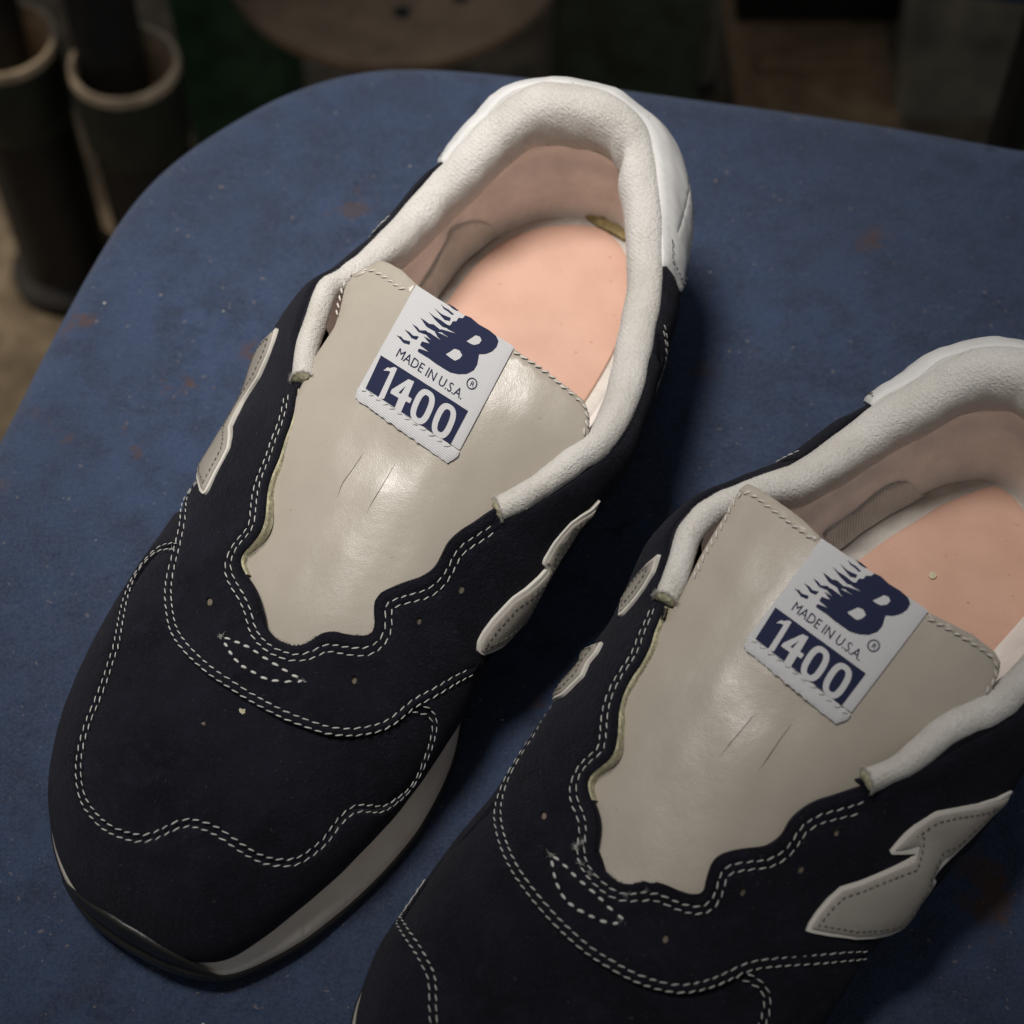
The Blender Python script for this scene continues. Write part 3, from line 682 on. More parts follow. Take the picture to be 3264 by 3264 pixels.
DIGITS = [([(347,925),(385,895),(402,905),(440,893),(468,905),(350,1175),(300,1165),(408,935),(392,928)], []),
          ([(565,1000),(615,1020),(560,1150),(595,1172),(575,1212),(542,1192),(495,1298),(440,1262),(480,1165),(405,1122),(420,1090)], [[(545,1055),(478,1118),(500,1130)]]),
          (ring(688,1240,UXL,UYL,92,152), [ring(688,1240,UXL,UYL,40,106)]), (ring(873,1362,UXL,UYL,92,152), [ring(873,1362,UXL,UYL,40,106)])]

def build_label(sh, T, parent):
    """woven label with all its lettering, laid on the tongue surface T"""
    qa = LEFT['label_q']; f = quad_map(qa, sh.d['label_q']); za = ZLa
    def dom(pts, step=4, closed=True):
        p = np.asarray(za(pts)); p = resample(np.vstack([p, p[:1]]), step, closed=True) if closed else resample(p, step)
        return T.px(f(p))
    lab_poly = za([(628,172),(1060,442),(1490,712),(1250,1165),(1010,1615),(570,1335),(135,1055),(390,600)])
    lp = T.px(f(resample(np.vstack([lab_poly, lab_poly[:1]]), 6, closed=True)))
    lab = sheet('label', lp, T.map, .75, .6, M['label'], parent, res=2.2, edge=.4, drop=.12)
    b = sheet('number_box', dom(LBOX), T.map, .90, .2, M['label_navy'], lab, res=2.2, edge=.3, drop=.0)
    sheet('emblem', dom(LOGO_BODY), T.map, .90, .2, M['label_navy'], lab, res=2.2, edge=.2, drop=0, holes=[dom(h) for h in LOGO_HOLES])
    for q in STREAKS: sheet('speed_line', dom(q, 3), T.map, .90, .2, M['label_navy'], lab, res=2, edge=.12, drop=0)
    for o_, hs in DIGITS: sheet('digit', dom(o_), T.map, 1.02, .2, M['label'], lab, res=2, edge=.2, drop=0, holes=[dom(h, 3) for h in hs])
    # made-in line and registered mark: flat lettering triangles mapped on to the label
    def letters(name, key, org, ux, uy, sx, sy, mat):
        V, F = TXT[key]; w = V[:, 0].max()
        x = np.array(org) + np.outer(V[:, 0] / w * sx, ux) + np.outer(V[:, 1] / .7 * sy, uy)
        c = T.px(f(za(x))); P, N = T.map(c); return mesh_obj(name, P + N * .00094, F, mat, lab, smooth_shade=False)
    letters('lettering', 'MADE IN U.S.A.', (447, 793), (.831, .556), (.46, -.89), 690, 84, M['label_navy'])
    letters('lettering', 'R', (1097, 1050), (.843, .538), (.42, -.91), 40, 44, M['label_navy'])
    sheet('registered_ring', dom(ring(1118, 1037, (1, 0), (0, 1), 48, 52, e=2)), T.map, .94, .2, M['label_navy'], lab, res=2, edge=.1, drop=0, holes=[dom(ring(1118, 1037, (1, 0), (0, 1), 38, 42, e=2), 3)])
    bd = T.px(f(resample(np.vstack([za(BAND), za(BAND)[:1]]), 6, closed=True)))
    bd = bd + np.c_[noise1(len(bd), 3, .6), noise1(len(bd), 4, .6)] * .14
    band = sheet('label_hem', bd, T.map, 1.05, 1.0, M['label'], parent, res=1.4, edge=.5, drop=.3, relief=lambda c, Q, db: .12 * wob(Q, 2500, 5))
    l = T.px(f(resample(za([(150,1085),(430,1262),(720,1462),(985,1640)]), 8))); P, N = T.map(l)
    stitches('stitching', P + N * .00115, N, M['thread'], band, length=1.6, gap=1.3, rad=.28, skew=.5)
    sheet_pts = None
    return lab

def build_shoe(d, label):
    sh = Shoe(d); S = sh.S; root = empty('sneaker', tuple(sh.world((150, 4, 0))[0]), label, 'sneaker', 'pair of navy suede sneakers')
    inv = root.location.copy()
    # parts are built in world space, then parented without moving
    tmp = []
    class Par: pass
    parent = root
    cen = sh.c(-1, .2, 1.0)[0]
    su = M['suede']
    soft = lambda a, f, seed: (lambda c, Q, db: a * wob(Q, f, seed))
    TOPL = sh.world(smooth(d['topline'], n=120))
    def hug(Q, amt): return -amt * np.exp(-(dist_poly(TOPL, Q) * 1000 / 4.5) ** 2)
    def sloc(Q): return sh.local(Q)[:, 0]
    # --- base layers
    vp = np.vstack([sh.rail(-1, .44, 0, .02, n=110), sh.rail(1, 0, .44, .02, n=110), sh.c(1, .44, np.linspace(.05, .55, 16)), sh.rail(1, .43, .25, .55, .90, n=30), sh.rail(-1, .25, .43, .90, .55, n=30), sh.c(-1, .44, np.linspace(.55, .05, 16))])
    vamp = sheet('vamp', vp, S.map, .25, 1.2, su, parent, res=3, relief=lambda c, Q, db: .35 * wob(Q, 130, 2) + .12 * wob(Q, 420, 6))
    qp = np.vstack([sh.rail(-1, .33, 1, .02, n=150), sh.rail(1, 1, .33, .02, n=150), sh.c(1, .33, np.linspace(.05, .6, 14)), sh.rail(1, .34, .50, .6, .72, n=24), sh.rail(1, .51, .58, .75, .985, n=14), sh.rail(1, .585, 1, .985, n=90),
                    sh.rail(-1, 1, .585, .985, n=90), sh.rail(-1, .58, .51, .985, .75, n=14), sh.rail(-1, .50, .34, .72, .6, n=24), sh.c(-1, .33, np.linspace(.6, .05, 14))])
    quarter = sheet('quarter', qp, S.map, .55, 1.2, su, parent, res=3.5, relief=soft(.4, 110, 3))
    # --- mudguard overlay with its wavy stitched edge
    mud = ease(sh.trace(d['mud'], 8), 3); mref = cen + (np.array([0, 0]))
    e_in = offset_away(mud, -1.7, mref)
    row2 = offset_away(mud, 2.0, mref)
    mp = np.vstack([e_in, sh.c(1, .36, np.linspace(.45, .05, 14)), sh.rail(1, .36, 0, .02, n=90), sh.rail(-1, 0, .36, .02, n=90), sh.c(-1, .36, np.linspace(.05, .45, 14))])
    mudg = sheet('mudguard', mp, S.map, 1.9, 1.8, su, parent, res=2.6, grooves=[mud, row2], edge=.9, drop=.7, gd=.5, gw=1.0, relief=lambda c, Q, db: .3 * wob(Q, 150, 8) + .10 * wob(Q, 500, 9))
    for k, l in enumerate((mud, row2)):
        l = resample(l, .6); P, N = S.map(l); stitches('stitching', P + N * .0015, N, M['thread'], mudg, skew=.22)
    # --- eyestay overlay
    thr = ease(sh.trace(d['throat'], 7), 2); out = ease(sh.trace(d['outer'], 8), 3)
    out_e = offset_away(out, 2.3, cen + (40, 0)); out2 = offset_away(out, -2.0, cen + (40, 0))
    if np.linalg.norm(out_e[0] - out[0]) > 30: out_e = out_e[::-1]
    ep = np.vstack([thr, sh.rail(1, .50, .75, .93, .98, n=50), sh.c(1, .75, np.linspace(.97, .4, 18)), sh.rail(1, .74, .53, .4, .36, n=26), out_e[::-1], sh.rail(-1, .53, .74, .36, .4, n=26), sh.c(-1, .75, np.linspace(.4, .97, 18)), sh.rail(-1, .75, .50, .98, .93, n=50)])
    tref = np.mean(thr, axis=0)
    s1, s2 = offset_away(thr, 3.0, tref), offset_away(thr, 5.0, tref)
    holes = [S.px(ring(x, y, (1, 0), (0, 1), 10, 14, n=14, e=2)) for x, y in d['eyelets']]
    eye = sheet('eyestay', ep, S.map, 2.7, 1.6, su, parent, res=2.6, grooves=[s1, s2, out, out2], holes=holes, edge=.9, drop=.7, gd=.45, gw=.9, relief=lambda c, Q, db: .35 * wob(Q, 140, 12) + .10 * wob(Q, 500, 13) + hug(Q, .9) - 1.5 * np.clip((sloc(Q) - 172) / 30, 0, 1))
    for l in (s1, s2, out, out2):
        l = resample(ease(l, 3), .6); P, N = S.map(l); stitches('stitching', P + N * .00255, N, M['thread'], eye)
    lf = S.px(smooth(d['leaf'], 7, closed=True)); lf = np.vstack([lf, lf[:1]]); P, N = S.map(lf)
    stitches('stitching', P + N * .0027, N, M['thread'], eye, length=2.0, gap=1.5, rad=.42, skew=.1)
    for h in holes:
        hc = h.mean(0); sheet('eyelet_backing', hc + (h - hc) * 1.5, S.map, 1.6, .4, M['backing'], eye, res=1.2, edge=.2, drop=.0)
    # specks of old glue on the vamp and tufts of loose thread
    for k, (x, y, r_) in enumerate(d['specks']):
        sp = [(x + r_ * random.uniform(.35, 1.2) * math.cos(a), y + r_ * random.uniform(.35, 1.2) * math.sin(a)) for a in np.linspace(0, 6.28, 10)[:-1]]
        sheet('glue_speck', S.px(sp), S.map, .62, .4, M['backing'] if k else M['foam'], vamp, res=1, edge=.1, drop=0, relief=lambda c, Q, db: .35 * wob(Q, 130, 2) + .12 * wob(Q, 420, 6))
    for x, y, nf in d['tufts']:
        cpt, cn = S.map(S.px([(x, y)])); line = np.array([cpt[0] + np.array([random.uniform(-1, 1), random.uniform(-1, 1), 0]) * .0006 for _ in range(8)]); ang = [random.uniform(0, 6.28) for _ in range(8)]
        fuzz('loose_thread', line + cn * .0027, np.tile(cn, (8, 1)), np.array([(math.cos(a), math.sin(a), .1) for a in ang]), M['thread'], eye, nf, ln=1.6, rad=.06, spread=.1)
    for o_, n_, k_n in ((vamp, 26000, 1), (mudg, 32000, 2), (eye, 28000, 3)):
        nap('suede_nap', o_, n_, .45, .035, M['nap'], seed=k_n)
    # frayed suede fibres and raw foam along the throat edge
    P, N = S.map(thr); t = np.gradient(P, axis=0); B = np.cross(t, N); B /= np.linalg.norm(B, axis=1, keepdims=True)
    c3 = S.map([cen + (25, 0)])[0][0]
    if np.mean(np.einsum('ij,ij->i', B, c3 - P)) < 0: B = -B
    fuzz('suede_nap', P + N * .0023, N, B, su, eye, 1400, ln=.75, rad=.05)
    k0, k1 = 0, int(len(thr) * .36)
    A = P[k0:k1]; nA = N[k0:k1]; bA = B[k0:k1]; wv = np.clip(.42 + .38 * noise1(len(A), 5, .25), .02, 1.2)[:, None]
    V = np.vstack([A + nA * .0014, A + nA * .0012 + bA * .0007 * wv, A - nA * .0002 + bA * .0008 * wv, A - nA * .002]); n = len(A)
    foam = mesh_obj('foam_edge', V, grid_faces(4, n), M['foam'], eye)
    fuzz('foam_fibres', A + nA * .001 + bA * .0006, nA, bA, M['foam'], eye, 700, ln=.7, rad=.05)
    # --- heel counter and heel tab
    UL, UR = d.get('counter', (.76, .77))
    hp = np.vstack([sh.rail(-1, UL - .04, 1, .03, n=80), sh.rail(1, 1, UR - .04, .03, n=80), sh.c(1, np.linspace(UR - .04, UR, 30), np.linspace(.05, .985, 30)), sh.rail(1, UR, 1, .985, n=60), sh.rail(-1, 1, UL, .985, n=60), sh.c(-1, np.linspace(UL, UL - .04, 30), np.linspace(.985, .05, 30))])
    ctr = sheet('heel_counter', hp, S.map, 1.7, 1.4, su, parent, res=3.2, relief=lambda c, Q, db: .3 * wob(Q, 140, 15) * np.clip((db - 1) / 5, 0, 1) + hug(Q, .5) - 1.3 * np.clip((sloc(Q) - d.get('tab_s', 250)) / 6, 0, 1))
    for side, U in ((-1, UL), (1, UR)):
        for k in (2.2, 4.4):
            l = sh.c(side, np.linspace(U - .04, U, 30) + k / 330, np.linspace(.08, .97, 30)); P, N = S.map(l); stitches('stitching', P + N * .0018, N, M['thread'], ctr)
    TL, TR = d.get('tab', (.845, .815))
    tp = np.vstack([sh.c(-1, np.linspace(TL, TL + .01, 10), np.linspace(.995, .74, 10)), smooth([sh.c(-1, TL + .015, .70)[0], sh.c(-1, .90, .64)[0], sh.c(-1, .96, .52)[0], sh.c(-1, 1, .47)[0], sh.c(1, .96, .49)[0], sh.c(1, .91, .52)[0], sh.c(1, TR + .03, .54)[0], sh.c(1, TR + .008, .58)[0], sh.c(1, TR, .66)[0]], 1.2),
                    sh.c(1, np.linspace(TR, TR - .004, 14), np.linspace(.69, .995, 14)), sh.rail(1, TR, 1, .998, n=70)[1:], sh.rail(-1, 1, TL, .998, n=70)[:-1]])
    tin = inset(tp, 2.2); m_ = len(tp) - 140
    def tab_relief(c, Q, db):
        r = .35 * wob(Q, 260, 21) + .12 * wob(Q, 900, 22) + .8 * np.clip(db / 6, 0, 1) + hug(Q, 1.2)
        return r
    tab = sheet('heel_tab', tp, S.map, 2.4, 1.4, M['tab'], parent, res=1.8, edge=.9, drop=.6, relief=tab_relief, grooves=[resample(S.px(smooth(g, 5)), .8) for g in d.get('creases', [])], gw=.8, gd=.35)
    l = resample(ease(tin[:m_ + 14], 4), .7); P, N = S.map(l); stitches('stitching', P + N * .0029, N, M['thread_dark'], tab, length=1.9, gap=.9, rad=.26)
    # --- side logos: felt edge below, leather above, dark stitches
    for q in d['logos']:
        c = S.px(resample(np.vstack([q, q[:1]]), 7, closed=True)); ms = S.miss
        dirc = c - np.array([np.clip(x, 60, 190) if False else x for x in c[:, 0]])[:, None] * np.array([1, 0]) - np.array([0, 6.0]); dirc[:, 0] = 0; dirc /= np.maximum(np.abs(dirc[:, 1:]), 1e-6)
        c = c + dirc * (ms * .3)[:, None]; ce = ease(np.vstack([c, c[:1]]), 6)[:-1]; nm_ = np.clip(ms + np.roll(ms, 1) + np.roll(ms, -1), 0, 1)[:, None]; c = c * (1 - nm_) + ce * nm_
        c = resample(np.vstack([c, c[:1]]), .7, closed=True)
        felt = sheet('side_logo', c, S.map, 3.7, 1.2, M['felt'], parent, res=2, edge=.4, drop=.15)
        ci = inset(c, 1.0); ci = ci[inside(c, ci)]; ci = ci[dist_poly(c, ci, True) > .8]
        if len(ci) > 8:
            top = sheet('logo_face', ci, S.map, 4.4, .8, M['logo'], felt, res=1.4, edge=.4, drop=.3, relief=lambda cc, Q, db: -.25 * np.exp(-((db - 1.3) / .5) ** 2) + .25 * np.clip(db / 3, 0, 1))
            cj = inset(c, 2.3); cj = cj[inside(c, cj)]; cj = cj[dist_poly(c, cj, True) > 1.9]
            if len(cj) > 6:
                l = np.vstack([cj, cj[:1]]); l = resample(l, .7); ok = np.linalg.norm(np.diff(l, axis=0), axis=1) < 2; P, N = S.map(l)
                stitches('stitching', P + N * .0045, N, M['thread_dark'], felt, length=1.2, gap=.8, rad=.22)
    # --- collar roll, inner wall, insole
    O = smooth(d['topline'], n=150); nO = len(O)
    L_ = np.concatenate([[0], np.cumsum(np.linalg.norm(np.diff(O, axis=0), axis=1))]); q = L_ / L_[-1]
    t = np.gradient(O[:, :2], axis=0); n_in = np.stack([t[:, 1], -t[:, 0]], -1); n_in /= np.linalg.norm(n_in, axis=1, keepdims=True)
    cc = np.array(d.get('collar_c', (215, 5)))
    if np.mean(np.sum(n_in * (cc - O[:, :2]), axis=1)) < 0: n_in = -n_in
    for _ in range(6): n_in[1:-1] = n_in[1:-1] * .5 + (n_in[:-2] + n_in[2:]) * .25
    Wd = np.interp(q, d.get('roll_q', [0, .06, .12, .2, .32, .42, .5, .58, .68, .8, .9, .95, 1]), d.get('roll_w', [7.0, 7.8, 8.5, 11, 14, 15, 14, 12.5, 12, 11.5, 9.5, 8, 7.0]))
    tube = np.clip(np.interp(q, [0, .07, .15, .85, .93, 1], [1, 1, 0, 0, 1, 1]), 0, 1)
    sec_o = np.array([(-.06, -.30), (-.03, -.04), (.06, .17), (.2, .30), (.38, .37), (.56, .35), (.74, .24), (.88, .06), (.97, -.18), (1.0, -.45), (.97, -.75), (.88, -1.05), (.74, -1.32), (.58, -1.55)])
    sec_t = np.array([(-.06, -.45), (-.06, -.1), (.03, .16), (.16, .33), (.34, .43), (.54, .43), (.74, .33), (.9, .16), (.98, -.06), (.98, -.28), (.88, -.48), (.7, -.6), (.5, -.66), (.3, -.66)])
    R = []
    for k in range(nO):
        sec = sec_o * (1 - tube[k]) + sec_t * tube[k]; w = Wd[k] * .94
        hscale = np.interp(q[k], [.08, .16, .38, .6, .75, .9], [1, .66, .62, .62, .75, .9]) if True else 1
        sec = np.where(sec[:, 1:] > 0, sec * np.array([1, hscale]), sec)
        hscale = 1.0
        xy = O[k, :2] + np.outer(sec[:, 0] * w, n_in[k]); R.append(np.c_[xy, O[k, 2] + sec[:, 1] * w * hscale])
    R = np.array(R)
    # fine sections
    R2 = np.array([smooth(r, n=30) for r in R]); 
    W2 = sh.world(R2.reshape(-1, 3)).reshape(nO, 30, 3)
    cr = np.zeros((nO, 30))
    for qq, depth, wid in d.get('wrinkles', [(.16, .9, .012), (.22, .7, .01), (.545, 3.2, .010), (.27, .5, .02), (.36, .5, .012), (.575, -1.0, .014)]):
        cr += np.exp(-((q[:, None] - qq) / wid) ** 2) * depth * np.exp(-((np.linspace(0, 1, 30)[None] - .62) / .3) ** 2)
    Nn = Surf(W2.reshape(-1, 3), np.zeros((nO * 30, 2)), [(a, b, c) for f in grid_faces(nO, 30) for a, b, c in ((f[0], f[1], f[2]), (f[0], f[2], f[3]))]).N.reshape(nO, 30, 3)
    mid = sh.world((215, 5, 60))[0]
    crest = Nn[nO // 2, 8]
    if crest[2] < 0: Nn = -Nn
    nz = (.35 * wob(W2.reshape(-1, 3), 180, 31) + .16 * wob(W2.reshape(-1, 3), 600, 32)).reshape(nO, 30)
    W2 = W2 + Nn * ((nz - cr) / 1000)[:, :, None]
    V = list(W2.reshape(-1, 3)); F = grid_faces(nO, 30)
    roll = mesh_obj('collar_lining', V, F, M['knit'], parent)
    nap('terry_pile', roll, 45000, .55, .045, M['terry'], up=(.3, 1.2), seed=9)
    for k in (0, nO - 1):
        ringp = W2[k][1:26]; cpt = ringp.mean(0); dirn = (W2[k] - W2[abs(k - 1)] if k == 0 else W2[k] - W2[k - 1]).mean(0); dirn /= np.linalg.norm(dirn)
        rp = [cpt + (p - cpt) * 1.0 for p in ringp]; rq = [cpt + (p - cpt) * .72 + dirn * (.0004 + .0007 * random.random()) for p in ringp]; m_n = len(ringp)
        VV = rp + rq + [cpt + dirn * .001]; FF = [(a, a + 1, m_n + a + 1, m_n + a) for a in range(m_n - 1)] + [(m_n - 1, 0, m_n, 2 * m_n - 1)] + [(m_n + a, m_n + (a + 1) % m_n, 2 * m_n) for a in range(m_n)]
        mesh_obj('foam_end', VV, FF, M['foam'], roll)
        fuzz('loose_fibres', np.array(rp), np.tile(dirn, (m_n, 1)), np.array([(p - cpt) / np.linalg.norm(p - cpt) for p in ringp]), M['knit'], roll, 420, ln=1.5, rad=.05)
    ii = np.arange(nO)[(q > .10) & (q < .92)]
    P0 = W2.reshape(nO, 30, 3)
    fz = []
    for k in ii[::2]:
        pass
    # inner wall hangs from the roll to the insole board
    Fl = np.vstack([sh.F[-1][:, :2], sh.F[1][::-1][1:, :2]]); Nl = np.vstack([sh.nout[-1], sh.nout[1][::-1][1:]])
    top = R2[:, 27]; top_in = top[(q > .09) & (q < .93)]
    bot = []
    for p in top_in:
        k = np.argmin(np.linalg.norm(Fl - p[:2], axis=1)); b = Fl[k] - Nl[k] * (6.5 + (.75 * np.interp(Fl[k][0], *d.get('shift', ([0, 1], [0, 0]))) if k < sh.NI else 0)); bot.append((b[0], b[1], np.interp(b[0], [100, 200, 300], [30, 34, 37])))
    bot = np.array(bot)
    for _ in range(8): bot[1:-1] = bot[1:-1] * .5 + (bot[:-2] + bot[2:]) * .25
    m_w = 16; tt = np.linspace(0, 1, m_w)
    Wl = top_in[:, None, :] * (1 - tt)[None, :, None] + bot[:, None, :] * tt[None, :, None]
    outw = np.array([(p[:2] - np.array([np.clip(p[0], 150, 262), d['axis_t'](p[0])])) for p in top_in]); outw /= np.linalg.norm(outw, axis=1, keepdims=True)
    Wl[:, :, :2] += outw[:, None, :] * (np.sin(tt * math.pi) ** .7 * 3.0 + 2.0 * np.exp(-((tt - .25) / .12) ** 2))[None, :, None]
    WW = sh.world(Wl.reshape(-1, 3)); nW = len(top_in)
    wall = mesh_obj('inner_lining', WW, grid_faces(nW, m_w), M['innerwall'], parent)
    wallS = Surf(WW, np.c_[np.repeat(np.linspace(0, L_[-1] * .83, nW), m_w), np.tile(tt * 45, nW)], [(a, b, c) for f in grid_faces(nW, m_w) for a, b, c in ((f[0], f[1], f[2]), (f[0], f[2], f[3]))])
    wallS.orient_up(np.array([0, 0, -5.0]))
    ctr3 = sh.world((225, d['axis_t'](225), 60))[0]
    if np.mean(np.einsum('ij,ij->i', wallS.N, ctr3 - wallS.V)) < 0: wallS.N = -wallS.N
    # insole board and pink insole
    def hs(zf, s0, s1, t0, t1, n=40):
        ss, ts = np.meshgrid(np.linspace(s0, s1, n), np.linspace(t0, t1, n), indexing='ij'); z = zf(ss, ts)
        V = sh.world(np.stack([ss, ts, z], -1).reshape(-1, 3)); C = np.stack([ss, ts], -1).reshape(-1, 2)
        return Surf(V, C, [(a, b, c) for f in grid_faces(n, n) for a, b, c in ((f[0], f[1], f[2]), (f[0], f[2], f[3]))]).orient_up(np.array([0, 0, -5.0]))
    zin = lambda s_, t_: np.interp(s_, [0, 60, 120, 200, 300], [27, 25, 27, 33, 37.5]) + 0 * t_
    ex = np.interp(sh.F[-1][:, 0], *d.get('shift', ([0, 1], [0, 0])))[:, None]
    ex2 = np.interp(sh.F[1][:, 0], *d.get('shift2', ([0, 1], [0, 0])))[:, None]
    fi = lambda k, e_=1: np.vstack([sh.F[-1][:, :2] - sh.nout[-1] * (k + ex * e_), (sh.F[1][:, :2] - sh.nout[1] * (k - ex2 * e_))[::-1][1:-1]])
    H0 = hs(lambda a, b: zin(a, b) - .2, -20, 330, -80, 100)
    base = resample(fi(5.5, .4), 3); sheet('insole_board', base, H0.map, 0, 1.0, M['rim'], parent, res=7, edge=.5, drop=.2)
    H1 = hs(zin, -20, 330, -80, 100)
    inp = ease(resample(np.vstack([fi(d.get('ins', 11.5)), fi(d.get('ins', 11.5))[:1]]), 2.5), 6)[:-1]
    ins = sheet('insole', inp, H1.map, 1.2, 2.6, M['insole'], parent, res=5, edge=1.2, drop=.8, relief=lambda c, Q, db: 1.0 * np.clip(1 - db / 18, 0, 1) ** 2 + .25 * wob(Q, 120, 41))
    for x, y in d.get('chip', []):
        ch = sheet('chip', H1.px(ring(x, y, (1, 0), (0, 1), 13, 11, n=9, e=2)), H1.map, 2.3, .8, M['chip'], None, res=1, edge=.2, drop=.1)
        tag(ch, 'tiny cream coloured chip lying on the pink insole of the right sneaker', 'chip')
    if d.get('scrap'):
        sheet('foam_scrap', H0.px(smooth(d['scrap'], 6, closed=True)), H0.map, 1.9, 2.0, M['scrap'], parent, res=1.5, edge=.5, drop=.4, relief=soft(.6, 900, 43))
    if d.get('webbing'):
        wp = wallS.px(smooth(d['webbing'], 8, closed=True))
        sheet('webbing_strap', wp, wallS.map, 1.5, 1.2, M['webbing'], parent, res=2.2, edge=.5, drop=.3, relief=soft(.3, 500, 44))
    # --- tongue
    tc = lambda s_: np.interp(s_, [k for k, _ in d['tongue_c']], [k for _, k in d['tongue_c']])
    kr = lambda s_, t_: np.where(t_ > tc(s_), np.interp(s_, [50, 90, 150, 175], [.0025, .0025, .0025, 0]), 0)
    zt = lambda s_, t_: lerp_tab([(50, 40), (70, 50), (88, 57.5), (100, 63), (120, 72), (150, 85.5), (175, 95), (200, 101), (225, 105)], s_.ravel()).reshape(s_.shape) - np.interp(s_, [50, 90, 150, 185, 230], [.0046, .0052, .0056, .0036, .003]) * (t_ - tc(s_)) ** 2 - kr(s_, t_) * (t_ - tc(s_)) ** 2
    TS = hs(zt, 50, 225, -75, 85, n=70)
    tpoly = ease(np.vstack([(q_ := sh.trace(d['tongue'], 8, TS, closed=True, sm=False)), q_[:1]]), 2)[:-1]
    tpoly = resample(np.vstack([tpoly, tpoly[:1]]), 1.2, closed=True)
    sl = []
    for l in d['slits']:
        c = TS.px(smooth(l, 6)); w = np.interp(np.linspace(0, 1, len(c)), [0, .15, .7, 1], [.02, .09, .12, .02])[:, None]
        t_ = np.gradient(c, axis=0); n_ = np.stack([-t_[:, 1], t_[:, 0]], -1); n_ /= np.linalg.norm(n_, axis=1, keepdims=True)
        sl.append(np.vstack([c + n_ * w, (c - n_ * w)[::-1]]))
    dm = [(TS.px(np.asarray(l)[:1])[0]) for l in d['slits']]
    def trel(c, Q, db):
        r = .22 * wob(Q, 95, 51) + .12 * wob(Q, 330, 52)
        for p in dm: r -= .7 * np.exp(-(np.linalg.norm(c - p - (2, 0), axis=1) / 9) ** 2)
        return r
    tongue = sheet('tongue', tpoly, TS.map, 0, 2.2, M['tongue'], parent, res=2.4, edge=.9, drop=.5, holes=sl, relief=trel)
    for l in d['top_stitch']:
        c = resample(TS.px(smooth(l, 6)), .6); P, N = TS.map(c); stitches('stitching', P + N * .00055, N, M['thread_cream'], tongue, length=2.1, gap=.6, rad=.36, skew=.45)
    for hp_ in d['hems']:
        hq = TS.px(resample(np.vstack([hp_, hp_[:1]]), 6, closed=True)); hq = resample(np.vstack([hq, hq[:1]]), .8, closed=True)
        sheet('tongue_hem', hq, TS.map, .55, .8, M['tongue'], tongue, res=1.5, edge=.5, drop=.4, relief=lambda c, Q, db: .18 * wob(Q, 1500, 55))
        eP, eN = TS.map(hq); 
    build_label(sh, TS, tongue)
    # --- sole
    zbot = lambda s_: np.interp(s_, [-10, 15, 45, 320], [7, 3.2, 0.3, 0.3])
    ringF = np.vstack([sh.F[-1], sh.F[1][::-1][1:-1]]); ringN = np.vstack([sh.nout[-1], sh.nout[1][::-1][1:-1]])
    for _ in range(3): ringN = ringN * .5 + (np.roll(ringN, 1, 0) + np.roll(ringN, -1, 0)) * .25
    ringN /= np.linalg.norm(ringN, axis=1, keepdims=True)
    nR = len(ringF); zb = zbot(ringF[:, 0])
    def rr(off, z): return sh.world(np.c_[ringF[:, :2] + ringN * np.reshape(off, (-1, 1)), z])
    h = ringF[:, 2] - zb - 5
    fl = np.interp(ringF[:, 0], [0, 30, 75, 115, 200, 300], [1.5, 4.4, 4.4, .6, .6, 1.0])
    rows = [rr(-6, ringF[:, 2] - .5), rr(-.5, ringF[:, 2] + 1.0), rr(.8, ringF[:, 2] + .8), rr(1.3 + fl * .1, ringF[:, 2] - .8), rr(1.3 + fl * .35, zb + 5 + h * .65), rr(1.3 + fl * .75, zb + 5 + h * .3), rr(1.4 + fl, zb + 5.6), rr(1.2 + fl, zb + 5.0), rr(-4, zb + 5)]
    V = np.vstack(rows); ro = len(rows)
    sole_f = [(i * nR + k, i * nR + (k + 1) % nR, (i + 1) * nR + (k + 1) % nR, (i + 1) * nR + k) for i in range(ro - 1) for k in range(nR)]
    midsole = mesh_obj('midsole', V, sole_f, M['midsole'], parent)
    rows = [rr(-5, zb + 5.2), rr(.9 + fl, zb + 5.2), rr(1.9 + fl, zb + 4.7), rr(2.1 + fl, zb + 2.5), rr(1.2 + fl, zb), rr(-10, zb)]
    V = np.vstack(rows); ro = len(rows)
    mesh_obj('outsole', np.vstack([V, sh.world((150, 4, 1))]), [(i * nR + k, i * nR + (k + 1) % nR, (i + 1) * nR + (k + 1) % nR, (i + 1) * nR + k) for i in range(ro - 1) for k in range(nR)] + [((ro - 1) * nR + k, (ro - 1) * nR + (k + 1) % nR, ro * nR) for k in range(nR)], M['rubber'], parent)
    # toe bumper: rubber drawn up over the toe
    uu = np.linspace(-1, 1, 61); A, Bm = d.get('bumper', (.085, .085)); rows = []
    top2, mid2, low2 = [], [], []
    for x in uu:
        side = -1 if x < 0 else 1; u_ = abs(x) * (A if x < 0 else Bm); i = u_ * (sh.NI - 1); i0 = int(i); f_ = i - i0
        Fp = sh.F[side][i0] * (1 - f_) + sh.F[side][i0 + 1] * f_; np_ = sh.nout[side][i0] * (1 - f_) + sh.nout[side][i0 + 1] * f_; np_ = np_ / np.linalg.norm(np_)
        vt = .02 + .14 * (1 - x * x) ** 1.0; P, N = S.map(sh.c(side, u_, vt)); P2, N2 = S.map(sh.c(side, u_, vt * .5))
        z0 = float(zbot(Fp[0])); fo = 1.3 + float(np.interp(Fp[0], [0, 30], [1.5, 3.2]))
        w_ = 1 - .85 * abs(x) ** 4
        col = [P[0] + N[0] * .0014, P[0] + N[0] * .0026 * (.5 + .5 * w_), P2[0] + N2[0] * .0034, *sh.world([(*(Fp[:2] + np_ * (1.2 + 2.2 * w_)), Fp[2] - 1.5), (*(Fp[:2] + np_ * (fo + 1.6 * w_)), z0 + 9), (*(Fp[:2] + np_ * (fo + 1.5)), z0 + 4)])]
